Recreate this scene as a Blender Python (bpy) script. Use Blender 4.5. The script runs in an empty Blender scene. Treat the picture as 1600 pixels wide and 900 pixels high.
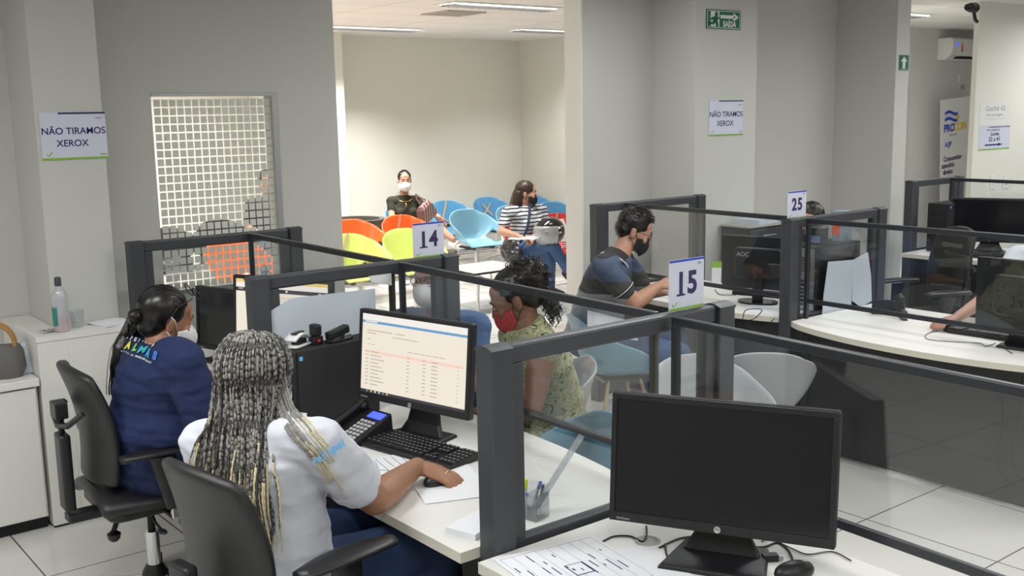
import bpy, math, random
from mathutils import Vector as V, Matrix, noise
random.seed(7)
S = bpy.context.scene
COL = S.collection
PI = math.pi
# ---------------------------------------------------------------- camera
R3 = ((0.6226555, -0.1174901, 0.7736253), (0.7822812, 0.1166323, -0.6119093), (-0.0183364, 0.9862013, 0.1645321))
RM = Matrix(R3)
CH = 1.85
FPX = 1660.0
cd = bpy.data.cameras.new('camera'); cam = bpy.data.objects.new('camera', cd); COL.objects.link(cam)
cam.matrix_world = Matrix.Translation((0, 0, CH)) @ RM.to_4x4()
cd.sensor_width = 36; cd.lens = FPX / 1600 * 36; cd.clip_start = 0.05; cd.clip_end = 100
S.camera = cam
cd.dof.use_dof = False

def ray(x, y): return RM @ V((x - 800, -(y - 450), -FPX))
def at(x, y, ax, val):            # a pixel on the world plane ax = val
    d = ray(x, y); i = 'xyz'.index(ax); o = (0, 0, CH)[i]
    return V((0, 0, CH)) + d * ((val - o) / d[i])
def dp(x, y, depth):              # a pixel at a camera depth
    return V((0, 0, CH)) + ray(x, y) * (depth / FPX)
# ---------------------------------------------------------------- world, view
w = bpy.data.worlds.new('world'); S.world = w; w.use_nodes = True
w.node_tree.nodes['Background'].inputs[0].default_value = (0.75, 0.8, 0.85, 1)
w.node_tree.nodes['Background'].inputs[1].default_value = 0.15
S.view_settings.view_transform = 'Standard'; S.view_settings.look = 'None'
S.view_settings.exposure = 0.0; S.view_settings.gamma = 1.0
S.view_settings.use_curve_mapping = False
CEIL = 2.76
LAMP_W = 28.5; LAMP_WAIT = 42.0
# ceiling lamps: x, y, length axis, power scale  (each is built as a fixture further down)
LAMPS = [(-10.15, 6.15, 1.3), (-7.55, 5.9, 0.8), (-9.6, 8.3, 0.6), (-8.4, 3.3, 2.0), (-10.1, 4.2, 1.3),  # strongest one here is added to brighten the room behind the frosted window
         (-2.7, 0.4, 1.0), (-2.9, 3.6, .9), (-0.4, 3.4, 1.0), (-0.2, 0.4, 1.0), (1.8, 2.0, 1.0), (-4.6, 4.5, .45), (-3.5, -0.9, 1.1),  # last one here is unseen, added to brighten the walls far left
         (-0.9, 6.3, 1.0), (-3.3, 6.7, .9), (-3.2, 9.0, .9), (-0.8, 9.0, .8), (-4.2, 11.0, .9), (-6.3, 9.95, 1.6), (1.8, 6.0, 1.0)]  # strongest one here is kept out of view, added to light the far room
for i, (x, y, k) in enumerate(LAMPS):
    ld = bpy.data.lights.new('lamp_light', 'AREA'); ld.shape = 'RECTANGLE'; ld.size = 0.24; ld.size_y = 1.15
    wait = x < -7
    ld.energy = (LAMP_WAIT if wait else LAMP_W) * k
    ld.spread = math.radians((108 if i == 0 else 125) if wait else 172)
    ld.color = (1.0, 0.99, 0.965) if wait else (0.97, 0.99, 1.0)
    lo = bpy.data.objects.new('lamp_light', ld); COL.objects.link(lo); lo.location = (x, y, CEIL - 0.034)
# ---------------------------------------------------------------- materials
def mat(name, c, rough=0.5, metal=0.0, spec=0.5, bump=0.0, bscale=200.0, var=0.0, vscale=8.0, coat=0.0, trans=0.0, emit=0.0, sheen=0.0, stretch=None):
    m = bpy.data.materials.new(name); m.use_nodes = True
    nt = m.node_tree; b = nt.nodes['Principled BSDF']
    b.inputs['Base Color'].default_value = (*c, 1); b.inputs['Roughness'].default_value = rough
    b.inputs['Metallic'].default_value = metal; b.inputs['Specular IOR Level'].default_value = spec
    b.inputs['Coat Weight'].default_value = coat; b.inputs['Sheen Weight'].default_value = sheen
    if trans: b.inputs['Transmission Weight'].default_value = trans
    if emit:
        b.inputs['Emission Color'].default_value = (*c, 1); b.inputs['Emission Strength'].default_value = emit
    tc = nt.nodes.new('ShaderNodeTexCoord'); src = tc.outputs['Object']
    if stretch:
        mp = nt.nodes.new('ShaderNodeMapping'); mp.inputs['Scale'].default_value = stretch
        nt.links.new(src, mp.inputs[0]); src = mp.outputs[0]
    if var:
        n = nt.nodes.new('ShaderNodeTexNoise'); n.inputs['Scale'].default_value = vscale; n.inputs['Detail'].default_value = 4
        nt.links.new(src, n.inputs['Vector'])
        mx = nt.nodes.new('ShaderNodeMix'); mx.data_type = 'RGBA'
        mx.inputs['A'].default_value = (*[max(0, q * (1 - var)) for q in c], 1)
        mx.inputs['B'].default_value = (*[min(1, q * (1 + var)) for q in c], 1)
        nt.links.new(n.outputs['Fac'], mx.inputs['Factor']); nt.links.new(mx.outputs['Result'], b.inputs['Base Color'])
    if bump:
        n = nt.nodes.new('ShaderNodeTexNoise'); n.inputs['Scale'].default_value = bscale; n.inputs['Detail'].default_value = 3
        nt.links.new(src, n.inputs['Vector'])
        bp = nt.nodes.new('ShaderNodeBump'); bp.inputs['Strength'].default_value = bump; bp.inputs['Distance'].default_value = 0.002
        nt.links.new(n.outputs['Fac'], bp.inputs['Height']); nt.links.new(bp.outputs['Normal'], b.inputs['Normal'])
    return m

def _tl(m, k):                                  # lets part of the light through a film
    nt = m.node_tree; o = [n for n in nt.nodes if n.type == 'OUTPUT_MATERIAL'][0]; b = nt.nodes['Principled BSDF']; t = nt.nodes.new('ShaderNodeBsdfTranslucent'); x = nt.nodes.new('ShaderNodeMixShader')
    t.inputs[0].default_value = b.inputs['Base Color'].default_value; x.inputs[0].default_value = k
    nt.links.new(b.outputs[0], x.inputs[1]); nt.links.new(t.outputs[0], x.inputs[2]); nt.links.new(x.outputs[0], o.inputs[0])
def bands(name, stops, period=None, axis=2, rough=0.8, wobble=0.0, bump=0.15):   # horizontal cloth stripes
    m = mat(name, (1, 1, 1), rough, bump=bump, bscale=400); nt = m.node_tree; b = nt.nodes['Principled BSDF']
    tc = nt.nodes.new('ShaderNodeTexCoord'); sp = nt.nodes.new('ShaderNodeSeparateXYZ'); nt.links.new(tc.outputs['Object'], sp.inputs[0])
    o = sp.outputs[axis]
    if wobble:
        n = nt.nodes.new('ShaderNodeTexNoise'); n.inputs['Scale'].default_value = 9; nt.links.new(tc.outputs['Object'], n.inputs['Vector'])
        q = nt.nodes.new('ShaderNodeMath'); q.operation = 'MULTIPLY_ADD'; q.inputs[1].default_value = wobble
        nt.links.new(n.outputs['Fac'], q.inputs[0]); nt.links.new(o, q.inputs[2]); o = q.outputs[0]
    if period:
        q = nt.nodes.new('ShaderNodeMath'); q.operation = 'DIVIDE'; q.inputs[1].default_value = period; nt.links.new(o, q.inputs[0])
        q2 = nt.nodes.new('ShaderNodeMath'); q2.operation = 'FRACT'; nt.links.new(q.outputs[0], q2.inputs[0]); o = q2.outputs[0]
    cr = nt.nodes.new('ShaderNodeValToRGB'); cr.color_ramp.interpolation = 'CONSTANT'
    el = cr.color_ramp.elements
    el[0].position = stops[0][0]; el[0].color = (*stops[0][1], 1)
    el[1].position = stops[1][0]; el[1].color = (*stops[1][1], 1)
    for p, c in stops[2:]:
        e = el.new(p); e.color = (*c, 1)
    nt.links.new(o, cr.inputs[0]); nt.links.new(cr.outputs[0], b.inputs['Base Color'])
    return m

def glassmat(name, tint=(0.93, 0.95, 0.95), rough=0.01, refl=1.0, haze=0.0):
    m = bpy.data.materials.new(name); m.use_nodes = True; nt = m.node_tree; nt.nodes.clear()
    o = nt.nodes.new('ShaderNodeOutputMaterial'); mx = nt.nodes.new('ShaderNodeMixShader')
    t = nt.nodes.new('ShaderNodeBsdfTransparent'); t.inputs[0].default_value = (*tint, 1)
    g = nt.nodes.new('ShaderNodeBsdfGlossy'); g.inputs['Roughness'].default_value = rough
    f = nt.nodes.new('ShaderNodeLayerWeight'); f.inputs[0].default_value = .5
    pw = nt.nodes.new('ShaderNodeMath'); pw.operation = 'POWER'; pw.inputs[1].default_value = 5
    q = nt.nodes.new('ShaderNodeMath'); q.operation = 'MULTIPLY_ADD'; q.inputs[1].default_value = .9; q.inputs[2].default_value = .045 * refl
    nt.links.new(f.outputs['Facing'], pw.inputs[0]); nt.links.new(pw.outputs[0], q.inputs[0]); nt.links.new(q.outputs[0], mx.inputs[0])
    src = t.outputs[0]
    if haze:
        d = nt.nodes.new('ShaderNodeBsdfDiffuse'); d.inputs[0].default_value = (.8, .83, .85, 1)
        m2 = nt.nodes.new('ShaderNodeMixShader'); m2.inputs[0].default_value = haze
        nt.links.new(t.outputs[0], m2.inputs[1]); nt.links.new(d.outputs[0], m2.inputs[2]); src = m2.outputs[0]
    nt.links.new(src, mx.inputs[1]); nt.links.new(g.outputs[0], mx.inputs[2]); nt.links.new(mx.outputs[0], o.inputs[0])
    return m

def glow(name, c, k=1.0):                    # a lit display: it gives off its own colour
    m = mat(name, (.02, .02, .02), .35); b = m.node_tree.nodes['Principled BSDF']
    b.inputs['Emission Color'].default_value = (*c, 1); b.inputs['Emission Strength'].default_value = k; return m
M = dict(
    wall=mat('wall_paint', (.60, .595, .56), .85, bump=.12, bscale=60),
    pillar=mat('pillar_paint', (.60, .60, .565), .85, bump=.12, bscale=60),
    cream=mat('cream_wall_paint', (.76, .75, .675), .85, bump=.12, bscale=60, var=.03, vscale=.9),
    jamb=mat('jamb_paint', (.8, .79, .75), .7),
    lam=mat('cabinet_laminate', (.80, .79, .745), .45, var=.03, vscale=2),
    black=mat('black_plastic', (.012, .012, .014), .38, bump=.15, bscale=700),
    blackm=mat('matte_black', (.015, .015, .017), .7),
    gloss=mat('gloss_black', (.008, .008, .01), .12),
    frame=mat('graphite_frame', (.05, .053, .06), .42, bump=.1, bscale=900),
    framed=mat('dark_frame', (.022, .024, .029), .35),
    bronze=mat('bronze_bar', (.07, .065, .055), .4, .4),
    panel=mat('graphite_panel', (.042, .042, .045), .62, bump=.2, bscale=500, var=.12, vscale=3),
    desk=mat('desk_white', (.80, .79, .75), .42, var=.02, vscale=1.5),
    deskedge=mat('desk_edge', (.66, .63, .53), .5),
    chrome=mat('chrome', (.75, .75, .76), .16, 1.0),
    alu=mat('aluminium', (.42, .43, .43), .4, .7),
    paper=mat('paper', (.84, .85, .88), .7),
    paperb=mat('bluish_paper', (.60, .67, .74), .6),
    ink=mat('navy_ink', (.012, .012, .12), .6),
    inkp=mat('purple_ink', (.035, .02, .10), .6),
    blueink=mat('blue_ink', (.02, .07, .55), .6),
    green=mat('lime_band', (.25, .5, .04), .6),
    signw=mat('sign_white', (.66, .68, .80), .5),
    signg=mat('sign_green', (.01, .16, .07), .45),
    grey=mat('grey_ink', (.3, .3, .33), .7),
    lgrey=mat('light_grey_ink', (.6, .58, .55), .7),
    white=mat('white_plastic', (.8, .8, .78), .4),
    glass=glassmat('pane_glass', (.955, .962, .965), .02, 1.25),
    glassc=glassmat('clear_plastic', (.93, .95, .96), .06, 1.6, .06),
    frost=mat('frosted_film', (.82, .84, .80), .6),
    leather=mat('black_leather', (.016, .016, .017), .38, bump=.5, bscale=350),
    orange=mat('orange_plastic', (.9, .13, .015), .3),
    lime=mat('lime_plastic', (.62, .72, .17), .3),
    blue=mat('blue_plastic', (.08, .27, .48), .32),
    lblue=mat('light_blue_plastic', (.20, .42, .55), .32),
    red=mat('red_plastic', (.68, .025, .02), .3),
    greyp=mat('grey_plastic', (.40, .42, .43), .33),
    tape=mat('kraft_tape', (.48, .36, .22), .5),
    yellow=mat('caution_yellow', (.8, .55, .02), .5),
    screen=glow('screen_glow', (0.86, 0.78, 0.66)),
    screenw=glow('screenw_glow', (0.88, 0.84, 0.78)),
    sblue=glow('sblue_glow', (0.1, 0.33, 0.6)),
    sdark=glow('sdark_glow', (0.03, 0.03, 0.045)),
    spink=glow('spink_glow', (0.92, 0.64, 0.52)),
    stext=glow('stext_glow', (0.5, 0.44, 0.36)),
    syell=glow('syell_glow', (0.85, 0.6, 0.18)),
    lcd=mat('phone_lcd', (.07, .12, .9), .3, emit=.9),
    keys=mat('key_caps', (.02, .02, .022), .45),
    keyl=mat('key_legends', (.5, .5, .52), .6),
    oldgrey=mat('old_beige_plastic', (.42, .42, .38), .5),
    stone=mat('planter_stone', (.07, .065, .055), .8, bump=.6, bscale=30, var=.4, vscale=12),
    lampglow=mat('lamp_tube', (1, 1, 1), .4, emit=3.0),
)
_tl(M['frost'], .55)
# ---------------------------------------------------------------- mesh builder
class MB:
    def __init__(s): s.v = []; s.f = []; s.m = []; s.mi = 0
    def add(s, vs, fs):
        o = len(s.v); s.v += [V(p) for p in vs]
        for f in fs: s.f.append([i + o for i in f]); s.m.append(s.mi)
        return s
    def box(s, x0, y0, z0, x1, y1, z1, Mx=None):
        vs = [V((x, y, z)) for z in (z0, z1) for y in (y0, y1) for x in (x0, x1)]
        if Mx: vs = [Mx @ p for p in vs]
        return s.add(vs, [(0, 2, 3, 1), (4, 5, 7, 6), (0, 1, 5, 4), (2, 6, 7, 3), (0, 4, 6, 2), (1, 3, 7, 5)])
    def cb(s, c, d, Mx=None):
        return s.box(c[0] - d[0] / 2, c[1] - d[1] / 2, c[2] - d[2] / 2, c[0] + d[0] / 2, c[1] + d[1] / 2, c[2] + d[2] / 2, Mx)
    def loft(s, rings, cap=True, closed=False):
        n = len(rings[0]); vs = [p for r in rings for p in r]; fs = []
        L = len(rings)
        for i in range(L if closed else L - 1):
            j = (i + 1) % L
            for k in range(n):
                l = (k + 1) % n; fs.append((i * n + k, i * n + l, j * n + l, j * n + k))
        if cap and not closed:
            fs.append(tuple(range(n))[::-1]); fs.append(tuple(range((L - 1) * n, L * n)))
        return s.add(vs, fs)
    def tube(s, pts, r, n=8, cap=True, up=None):
        pts = [V(p) for p in pts]; rings = []
        N = None
        for i, p in enumerate(pts):
            t = (pts[min(i + 1, len(pts) - 1)] - pts[max(i - 1, 0)])
            t = t.normalized() if t.length > 1e-9 else V((0, 0, 1))
            if N is None:
                a = V((0, 0, 1)) if abs(t.z) < .9 else V((1, 0, 0))
                if up: a = V(up)
                N = t.cross(a).normalized()
            else:
                N = (N - t * N.dot(t)); N = N.normalized() if N.length > 1e-9 else t.orthogonal().normalized()
            B = t.cross(N); rr = r[i] if isinstance(r, (list, tuple)) else r
            rings.append([p + N * (rr * math.cos(2 * PI * k / n)) + B * (rr * math.sin(2 * PI * k / n)) for k in range(n)])
        return s.loft(rings, cap)
    def cyl(s, a, b, r1, r2=None, n=20): return s.tube([a, b], [r1, r1 if r2 is None else r2], n)
    def cap(s, a, b, r1, r2=None, n=14, sq=None):          # round cone
        a = V(a); b = V(b); r2 = r1 if r2 is None else r2
        t = b - a; L = t.length; t = t.normalized() if L > 1e-6 else V((0, 0, 1))
        pts = []; rs = []
        for k in range(1, 5): q = k / 4 * PI / 2; pts.append(a - t * (r1 * math.cos(q))); rs.append(max(r1 * math.sin(q), 1e-4))
        for k in range(0, 4): q = k / 4 * PI / 2; pts.append(b + t * (r2 * math.sin(q))); rs.append(max(r2 * math.cos(q), 1e-4))
        pts = [a - t * r1 * .999] + pts + [b + t * r2 * .999]; rs = [r1 * .04] + rs + [r2 * .04]
        return s.tube(pts, rs, n)
    def chain(s, pts, rs, n=14):
        for i in range(len(pts) - 1): s.cap(pts[i], pts[i + 1], rs[i], rs[i + 1], n)
        return s
    def ell(s, c, r, Mx=None, n=20, m=12, z0=-1, z1=1):
        rings = []
        for i in range(m + 1):
            q = -PI / 2 + PI * i / m
            zz = math.sin(q)
            if zz < z0: zz = z0
            if zz > z1: zz = z1
            cc = max(math.sqrt(max(0, 1 - zz * zz)), .01)
            ring = []
            for k in range(n):
                a = 2 * PI * k / n
                p = V((r[0] * cc * math.cos(a), r[1] * cc * math.sin(a), r[2] * zz))
                if Mx: p = Mx @ p
                ring.append(V(c) + p)
            rings.append(ring)
        return s.loft(rings)
    def lathe(s, prof, c=(0, 0, 0), n=28, cap=True):
        return s.loft([[V(c) + V((r * math.cos(2 * PI * k / n), r * math.sin(2 * PI * k / n), z)) for k in range(n)] for r, z in prof], cap)
    def grid(s, fn, nu, nv, skip=None):
        vs = [fn(i / nu, j / nv) for j in range(nv + 1) for i in range(nu + 1)]
        fs = [(j * (nu + 1) + i, j * (nu + 1) + i + 1, (j + 1) * (nu + 1) + i + 1, (j + 1) * (nu + 1) + i)
              for j in range(nv) for i in range(nu) if not (skip and skip((i + .5) / nu, (j + .5) / nv))]
        return s.add(vs, fs)
    def rbox(s, x0, y0, z0, x1, y1, z1, r, n=4, axis=2, Mx=None):   # box with rounded corners around an axis
        def ring(z):
            o = []
            A = (x0, y0, x1, y1)
            for cx, cy, a0 in ((x1 - r, y1 - r, 0), (x0 + r, y1 - r, 90), (x0 + r, y0 + r, 180), (x1 - r, y0 + r, 270)):
                for k in range(n + 1):
                    a = math.radians(a0 + 90 * k / n); o.append(V((cx + r * math.cos(a), cy + r * math.sin(a), z)))
            return o
        if axis == 2: rs = [ring(z0), ring(z1)]
        else:
            # axis == 1: outline in x,z ; extrude along y  (pass y range as z0,z1 swapped by caller)
            rs = [[V((p.x, z, p.y)) for p in ring(z)] for z in (z0, z1)]
        if Mx: rs = [[Mx @ p for p in q] for q in rs]
        return s.loft(rs)
    def build(s, name, mats, parent=None, smooth=False, bevel=0, solid=0, sub=0, seg=2, ang=40, nofix=False):
        me = bpy.data.meshes.new(name); me.from_pydata([tuple(p) for p in s.v], [], s.f)
        if not isinstance(mats, (list, tuple)): mats = [mats]
        for mm in mats: me.materials.append(M[mm] if isinstance(mm, str) else mm)
        for p, i in zip(me.polygons, s.m): p.material_index = min(i, len(mats) - 1)
        if not nofix: fixn(me)
        if smooth:
            for p in me.polygons: p.use_smooth = True
            if smooth != 'all':
                me.set_sharp_from_angle(angle=math.radians(ang))
        o = bpy.data.objects.new(name, me); COL.objects.link(o)
        if parent: o.parent = parent
        if bevel:
            b = o.modifiers.new('bevel', 'BEVEL'); b.width = bevel; b.segments = seg; b.limit_method = 'ANGLE'; b.angle_limit = math.radians(35)
        if solid:
            b = o.modifiers.new('solid', 'SOLIDIFY'); b.thickness = solid; b.offset = 0
        if sub:
            b = o.modifiers.new('sub', 'SUBSURF'); b.levels = sub; b.render_levels = sub
        return o
import bmesh
def fixn(me):
    bm = bmesh.new(); bm.from_mesh(me); bmesh.ops.recalc_face_normals(bm, faces=bm.faces); bm.to_mesh(me); bm.free()

def bake(o):                                   # apply the modifiers of o
    dg = bpy.context.evaluated_depsgraph_get(); dg.update()
    me = bpy.data.meshes.new_from_object(o.evaluated_get(dg)); o.modifiers.clear(); old = o.data; o.data = me; me.name = o.name
    bpy.data.meshes.remove(old)
    return o
def organic(name, mb, m, parent=None, voxel=.008, smooth=4, disp=None):
    o = mb.build(name, m, parent)
    r = o.modifiers.new('r', 'REMESH'); r.mode = 'VOXEL'; r.voxel_size = voxel; r.use_smooth_shade = True
    if smooth:
        q = o.modifiers.new('s', 'SMOOTH'); q.factor = .5; q.iterations = smooth
    bpy.context.view_layer.update()
    bake(o)
    me = o.data
    if disp:
        nn = [v.normal.copy() for v in me.vertices]
        for v, n_ in zip(me.vertices, nn): v.co = v.co + n_ * disp(v.co)
    for p in me.polygons: p.use_smooth = True
    return o

def tag(o, label=None, cat=None, group=None, kind=None):
    if label: o['label'] = label
    if cat: o['category'] = cat
    if group: o['group'] = group
    if kind: o['kind'] = kind
    return o
def thing(name, loc, rz, label, cat, group=None):
    o = bpy.data.objects.new(name, None); COL.objects.link(o); o.empty_display_size = .1
    o.location = loc; o.rotation_euler = (0, 0, rz)
    return tag(o, label, cat, group)
def struct(o): o['kind'] = 'structure'; return o
def kids(o): return [c for c in bpy.data.objects if c.parent == o]
def dup(o, loc, rz, label, parent=None):
    c = o.copy(); COL.objects.link(c)
    if parent: c.parent = parent
    else:
        c.location = loc; c.rotation_euler = (0, 0, rz); c['label'] = label
    for k in kids(o): dup(k, None, None, None, c)
    return c
def swap(o, a, b):                              # give the copies of a thing another colour
    for k in kids(o):
        for i, sl in enumerate(k.material_slots):
            if sl.material == M[a]:
                sl.link = 'OBJECT'; sl.material = M[b]
        swap(k, a, b)
def text(body, name, size, m, parent, loc, Mx, bold=0.0, ext=.0004, ax='CENTER', sx=1.0):
    c = bpy.data.curves.new(name, 'FONT'); c.body = body; c.size = size; c.align_x = ax; c.align_y = 'CENTER'; c.extrude = ext; c.offset = bold
    t = bpy.data.objects.new(name, c); COL.objects.link(t)
    bpy.context.view_layer.update()
    dg = bpy.context.evaluated_depsgraph_get()
    me = bpy.data.meshes.new_from_object(t.evaluated_get(dg)); COL.objects.unlink(t); bpy.data.objects.remove(t)
    Q = Matrix.Translation(loc) @ Mx.to_4x4() @ Matrix.Diagonal((sx, 1, 1, 1))
    me.transform(Q); me.materials.clear(); me.materials.append(M[m])
    o = bpy.data.objects.new(name, me); COL.objects.link(o); o.parent = parent
    return o
# text/board frames: local x right, local y up, z out
FX = Matrix(((0, 0, 1), (1, 0, 0), (0, 1, 0)))          # board facing +x : right=+y, up=z, out=+x
FY = Matrix(((1, 0, 0), (0, 0, -1), (0, 1, 0)))         # board facing -y : right=+x, up=z, out=-y
FZ = Matrix.Identity(3)
# ================================================================= STRUCTURE
def sbox(name, b, m): return struct(MB().box(*b).build(name, m))
fl = mat('floor_tile', (.62, .60, .55), .16, var=.03, vscale=2.0)
nt = fl.node_tree; b = nt.nodes['Principled BSDF']
tc = nt.nodes.new('ShaderNodeTexCoord'); mp = nt.nodes.new('ShaderNodeMapping'); mp.inputs['Location'].default_value = (2.595, -4.675, 0)
br = nt.nodes.new('ShaderNodeTexBrick'); br.offset = 0; br.inputs['Scale'].default_value = 1; br.inputs['Brick Width'].default_value = .607
br.inputs['Row Height'].default_value = .607; br.inputs['Mortar Size'].default_value = .0035; br.inputs['Mortar Smooth'].default_value = .1
br.inputs['Color1'].default_value = (.73, .715, .675, 1); br.inputs['Color2'].default_value = (.70, .685, .65, 1); br.inputs['Mortar'].default_value = (.10, .09, .075, 1)
nt.links.new(tc.outputs['Object'], mp.inputs[0]); nt.links.new(mp.outputs[0], br.inputs[0]); nt.links.new(br.outputs[0], b.inputs['Base Color'])
struct(MB().box(-12, -3, -.1, 4, 17, 0).build('floor', fl))

cl = mat('ceiling_tile', (.78, .76, .72), .9, bump=.3, bscale=90)
nt = cl.node_tree; b = nt.nodes['Principled BSDF']
tc = nt.nodes.new('ShaderNodeTexCoord'); br = nt.nodes.new('ShaderNodeTexBrick'); br.offset = 0; br.inputs['Scale'].default_value = 1
br.inputs['Brick Width'].default_value = .62; br.inputs['Row Height'].default_value = 1.25; br.inputs['Mortar Size'].default_value = .006
br.inputs['Color1'].default_value = (.78, .76, .72, 1); br.inputs['Color2'].default_value = (.74, .725, .69, 1); br.inputs['Mortar'].default_value = (.42, .40, .37, 1)
nt.links.new(tc.outputs['Object'], br.inputs[0]); nt.links.new(br.outputs[0], b.inputs['Base Color'])
struct(MB().box(-12, -3, CEIL, 4, 17, CEIL + .1).build('ceiling', cl))

WX = -5.57; TH = .15
wl = MB()
wy0, wy1, wz0, wz1 = 2.03, 2.745, .905, 1.975
wl.box(WX - TH, -3, 0, WX, wy0, CEIL); wl.box(WX - TH, wy1, 0, WX, 3.124, CEIL)
wl.box(WX - TH, wy0, 0, WX, wy1, wz0); wl.box(WX - TH, wy0, wz1, WX, wy1, CEIL)
struct(wl.build('wall_left', 'wall'))
sbox('wall_middle', (WX - .16, 5.062, 0, WX, 8.05, CEIL), 'wall')
sbox('trim_1', (WX - .17, 5.048, 0, WX + .002, 5.0615, CEIL), 'jamb')          # white lining of the opening
sbox('wall_back', (-11.4, 1.0, 0, -11.25, 9.3, CEIL), 'cream')
sbox('wall_right', (-11.25, 9.1, 0, -6.1, 9.3, CEIL), 'cream')
sbox('trim_2', (-11.25, 5.2, 0, -10.85, 6.19, CEIL), 'cream')                    # pilaster in the waiting room
sbox('wall_waiting_left', (-11.4, 1.0, 0, WX - TH, 1.15, CEIL), 'cream')
sbox('trim_3', (WX, 1.343, 0, -5.16, 1.645, CEIL), 'pillar')                     # pillar with sign, left
sbox('trim_4', (WX, 5.748, 0, -5.15, 6.42, CEIL), 'pillar')                      # pillar with the exit sign
sbox('trim_5', (WX, 8.0, 0, -4.99, 8.19, CEIL), 'pillar')                        # narrow pillar with the arrow
sbox('trim_6', (-5.2, 9.59, 0, -5.15, 12.3, CEIL), 'cream')                    # pale pillar on the right
acw = mat('grey_wall_paint', (.72, .69, .67), .85)
sbox('wall_far', (-7.5, 9.3, 0, -7.35, 17, CEIL), acw)
sbox('wall_end', (-7.35, 16.8, 0, 4, 17, CEIL), 'wall')
sbox('wall_near', (-12, -3, 0, 4, -2.85, CEIL), 'wall')
sbox('wall_east', (3.85, -2.85, 0, 4, 16.8, CEIL), 'wall')
sbox('baseboard_back', (-11.25, 6.19, 0, -11.235, 9.1, .09), mat('skirting', (.32, .26, .2), .6))

# window with frosted squares
fr = MB()
fr.box(WX - .1, wy1 - .035, wz0, WX + .006, wy1, wz1); fr.box(WX - .1, wy0, wz1 - .018, WX + .006, wy1 - .035, wz1)
fr.box(WX - .1, wy0, wz0, WX + .006, wy1 - .035, wz0 + .02); fr.box(WX - .1, wy0, wz0 + .02, WX - .06, wy0 + .012, wz1 - .03)
wroot = MB().box(WX - .016, wy0 + .012, wz0 + .02, WX - .012, wy1 - .035, wz1 - .03).build('window_1', glassmat('window_glass', (.95, .95, .95), .02, .5))
struct(wroot)
fr.build('window_frame', 'alu', wroot, bevel=.002)
fq = MB(); nc, nr = 16, 23
y0, y1, z0, z1 = wy0 + .012, wy1 - .035, wz0 + .02, wz1 - .03
py, pz = (y1 - y0) / nc, (z1 - z0) / nr
for i in range(nc):
    for j in range(nr):
        fq.box(WX - .0115, y0 + (i + .09) * py, z0 + (j + .09) * pz, WX - .0105, y0 + (i + .91) * py, z0 + (j + .91) * pz)
fq.build('frosted_squares', 'frost', wroot)
# glazed door of the far room
d = MB().box(-7.35, 11.55, .1, -7.33, 11.93, 1.98).build('door_1', mat('far_glass', (.25, .28, .33), .1)); struct(d)
MB().box(-7.35, 11.93, .0, -7.30, 12.0, 2.02).box(-7.35, 11.5, 1.98, -7.30, 12.0, 2.03).build('door_frame', 'jamb', d, bevel=.004)

# ceiling light fixtures with louvres (all of one kind)
def louvre():
    r = thing('ceiling_light', (0, 0, CEIL), 0, 'x', 'ceiling light', 'recessed fluorescent ceiling lights with metal louvres')
    MB().box(-.15, -.6, -.012, -.125, .6, .004).box(.125, -.6, -.012, .15, .6, .004).box(-.125, -.6, -.012, .125, -.58, .004).box(-.125, .58, -.012, .125, .6, .004).build('frame', 'white', r)
    l = MB()
    for k in range(15): l.box(-.125, -.55 + k * .078, -.03, .125, -.543 + k * .078, -.012)
    for x in (-.06, .0, .06): l.box(x - .004, -.58, -.03, x + .004, .58, -.012)
    l.build('louvre', 'chrome', r)
    for x in (-.09, .09): MB().cyl((x, -.57, -.002), (x, .57, -.002), .0125, n=10).build('lamp_tube', 'lampglow', r)
    return r
L0 = louvre()
lbl = {0: 'louvred ceiling light at the left edge of the waiting area opening', 1: 'louvred ceiling light nearest the top of the picture in the waiting area'}
for i, (x, y, k) in enumerate(LAMPS):
    if i < 5: t = lbl.get(i, 'louvred ceiling light assumed deep in the waiting area beyond the opening')
    else: t = 'unseen louvred ceiling light assumed for the service hall beyond the picture'
    if i == 0: L0.location = (x, y, CEIL); L0['label'] = t
    else:
        dup(L0, (x, y, CEIL), 0, t)
v = thing('ceiling_vent', (-8.3, 5.93, CEIL), 0, 'square grey slatted air vent set in the waiting area ceiling', 'vent')
MB().box(-.22, -.22, -.012, .22, -.19, .002).box(-.22, .19, -.012, .22, .22, .002).box(-.22, -.19, -.012, -.19, .19, .002).box(.19, -.19, -.012, .22, .19, .002).build('frame', 'oldgrey', v)
l = MB()
for k in range(9): l.box(-.19, -.175 + k * .043, -.014, .19, -.165 + k * .043, .0)
l.build('slats', 'oldgrey', v)

# ================================================================= CABINET AND LEDGE
c = thing('low_cabinet', (-4.94, .45, 0), 0, 'long low white laminate cabinet with a black toe kick at the left edge', 'cabinet')
MB().box(-.61, -1.2, .06, -.02, .745, .675).build('body', 'lam', c)
MB().box(-.62, -1.2, .677, .012, .752, .712).build('top', 'lam', c, bevel=.003)
MB().box(-.55, -1.2, .0, -.05, .745, .06).build('toe_kick', 'blackm', c)
for k, yy in enumerate((.02, -.7)):
    MB().box(-.018, yy, .068, 0, yy + .715, .668).build('door', 'lam', c, bevel=.002)
b = thing('ledge_cabinet', (-4.94, 1.45, 0), 0, 'tall white boxed ledge at the foot of the left pillar', 'ledge')
q = MB()   # an L shaped body around the pillar foot
q.box(-.62, -.24, .012, 0, -.11, .87); q.box(-.215, -.11, .012, 0, .21, .87)
q.build('body', 'lam', b, bevel=.002)
MB().box(-.622, -.245, .87, .004, -.11, .894).box(-.216, -.11, .87, .004, .213, .894).build('top', 'lam', b)
MB().box(-.61, -.235, .0, -.01, -.115, .012).box(-.21, -.115, .0, -.01, .205, .012).build('toe_kick', 'blackm', b)

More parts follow.
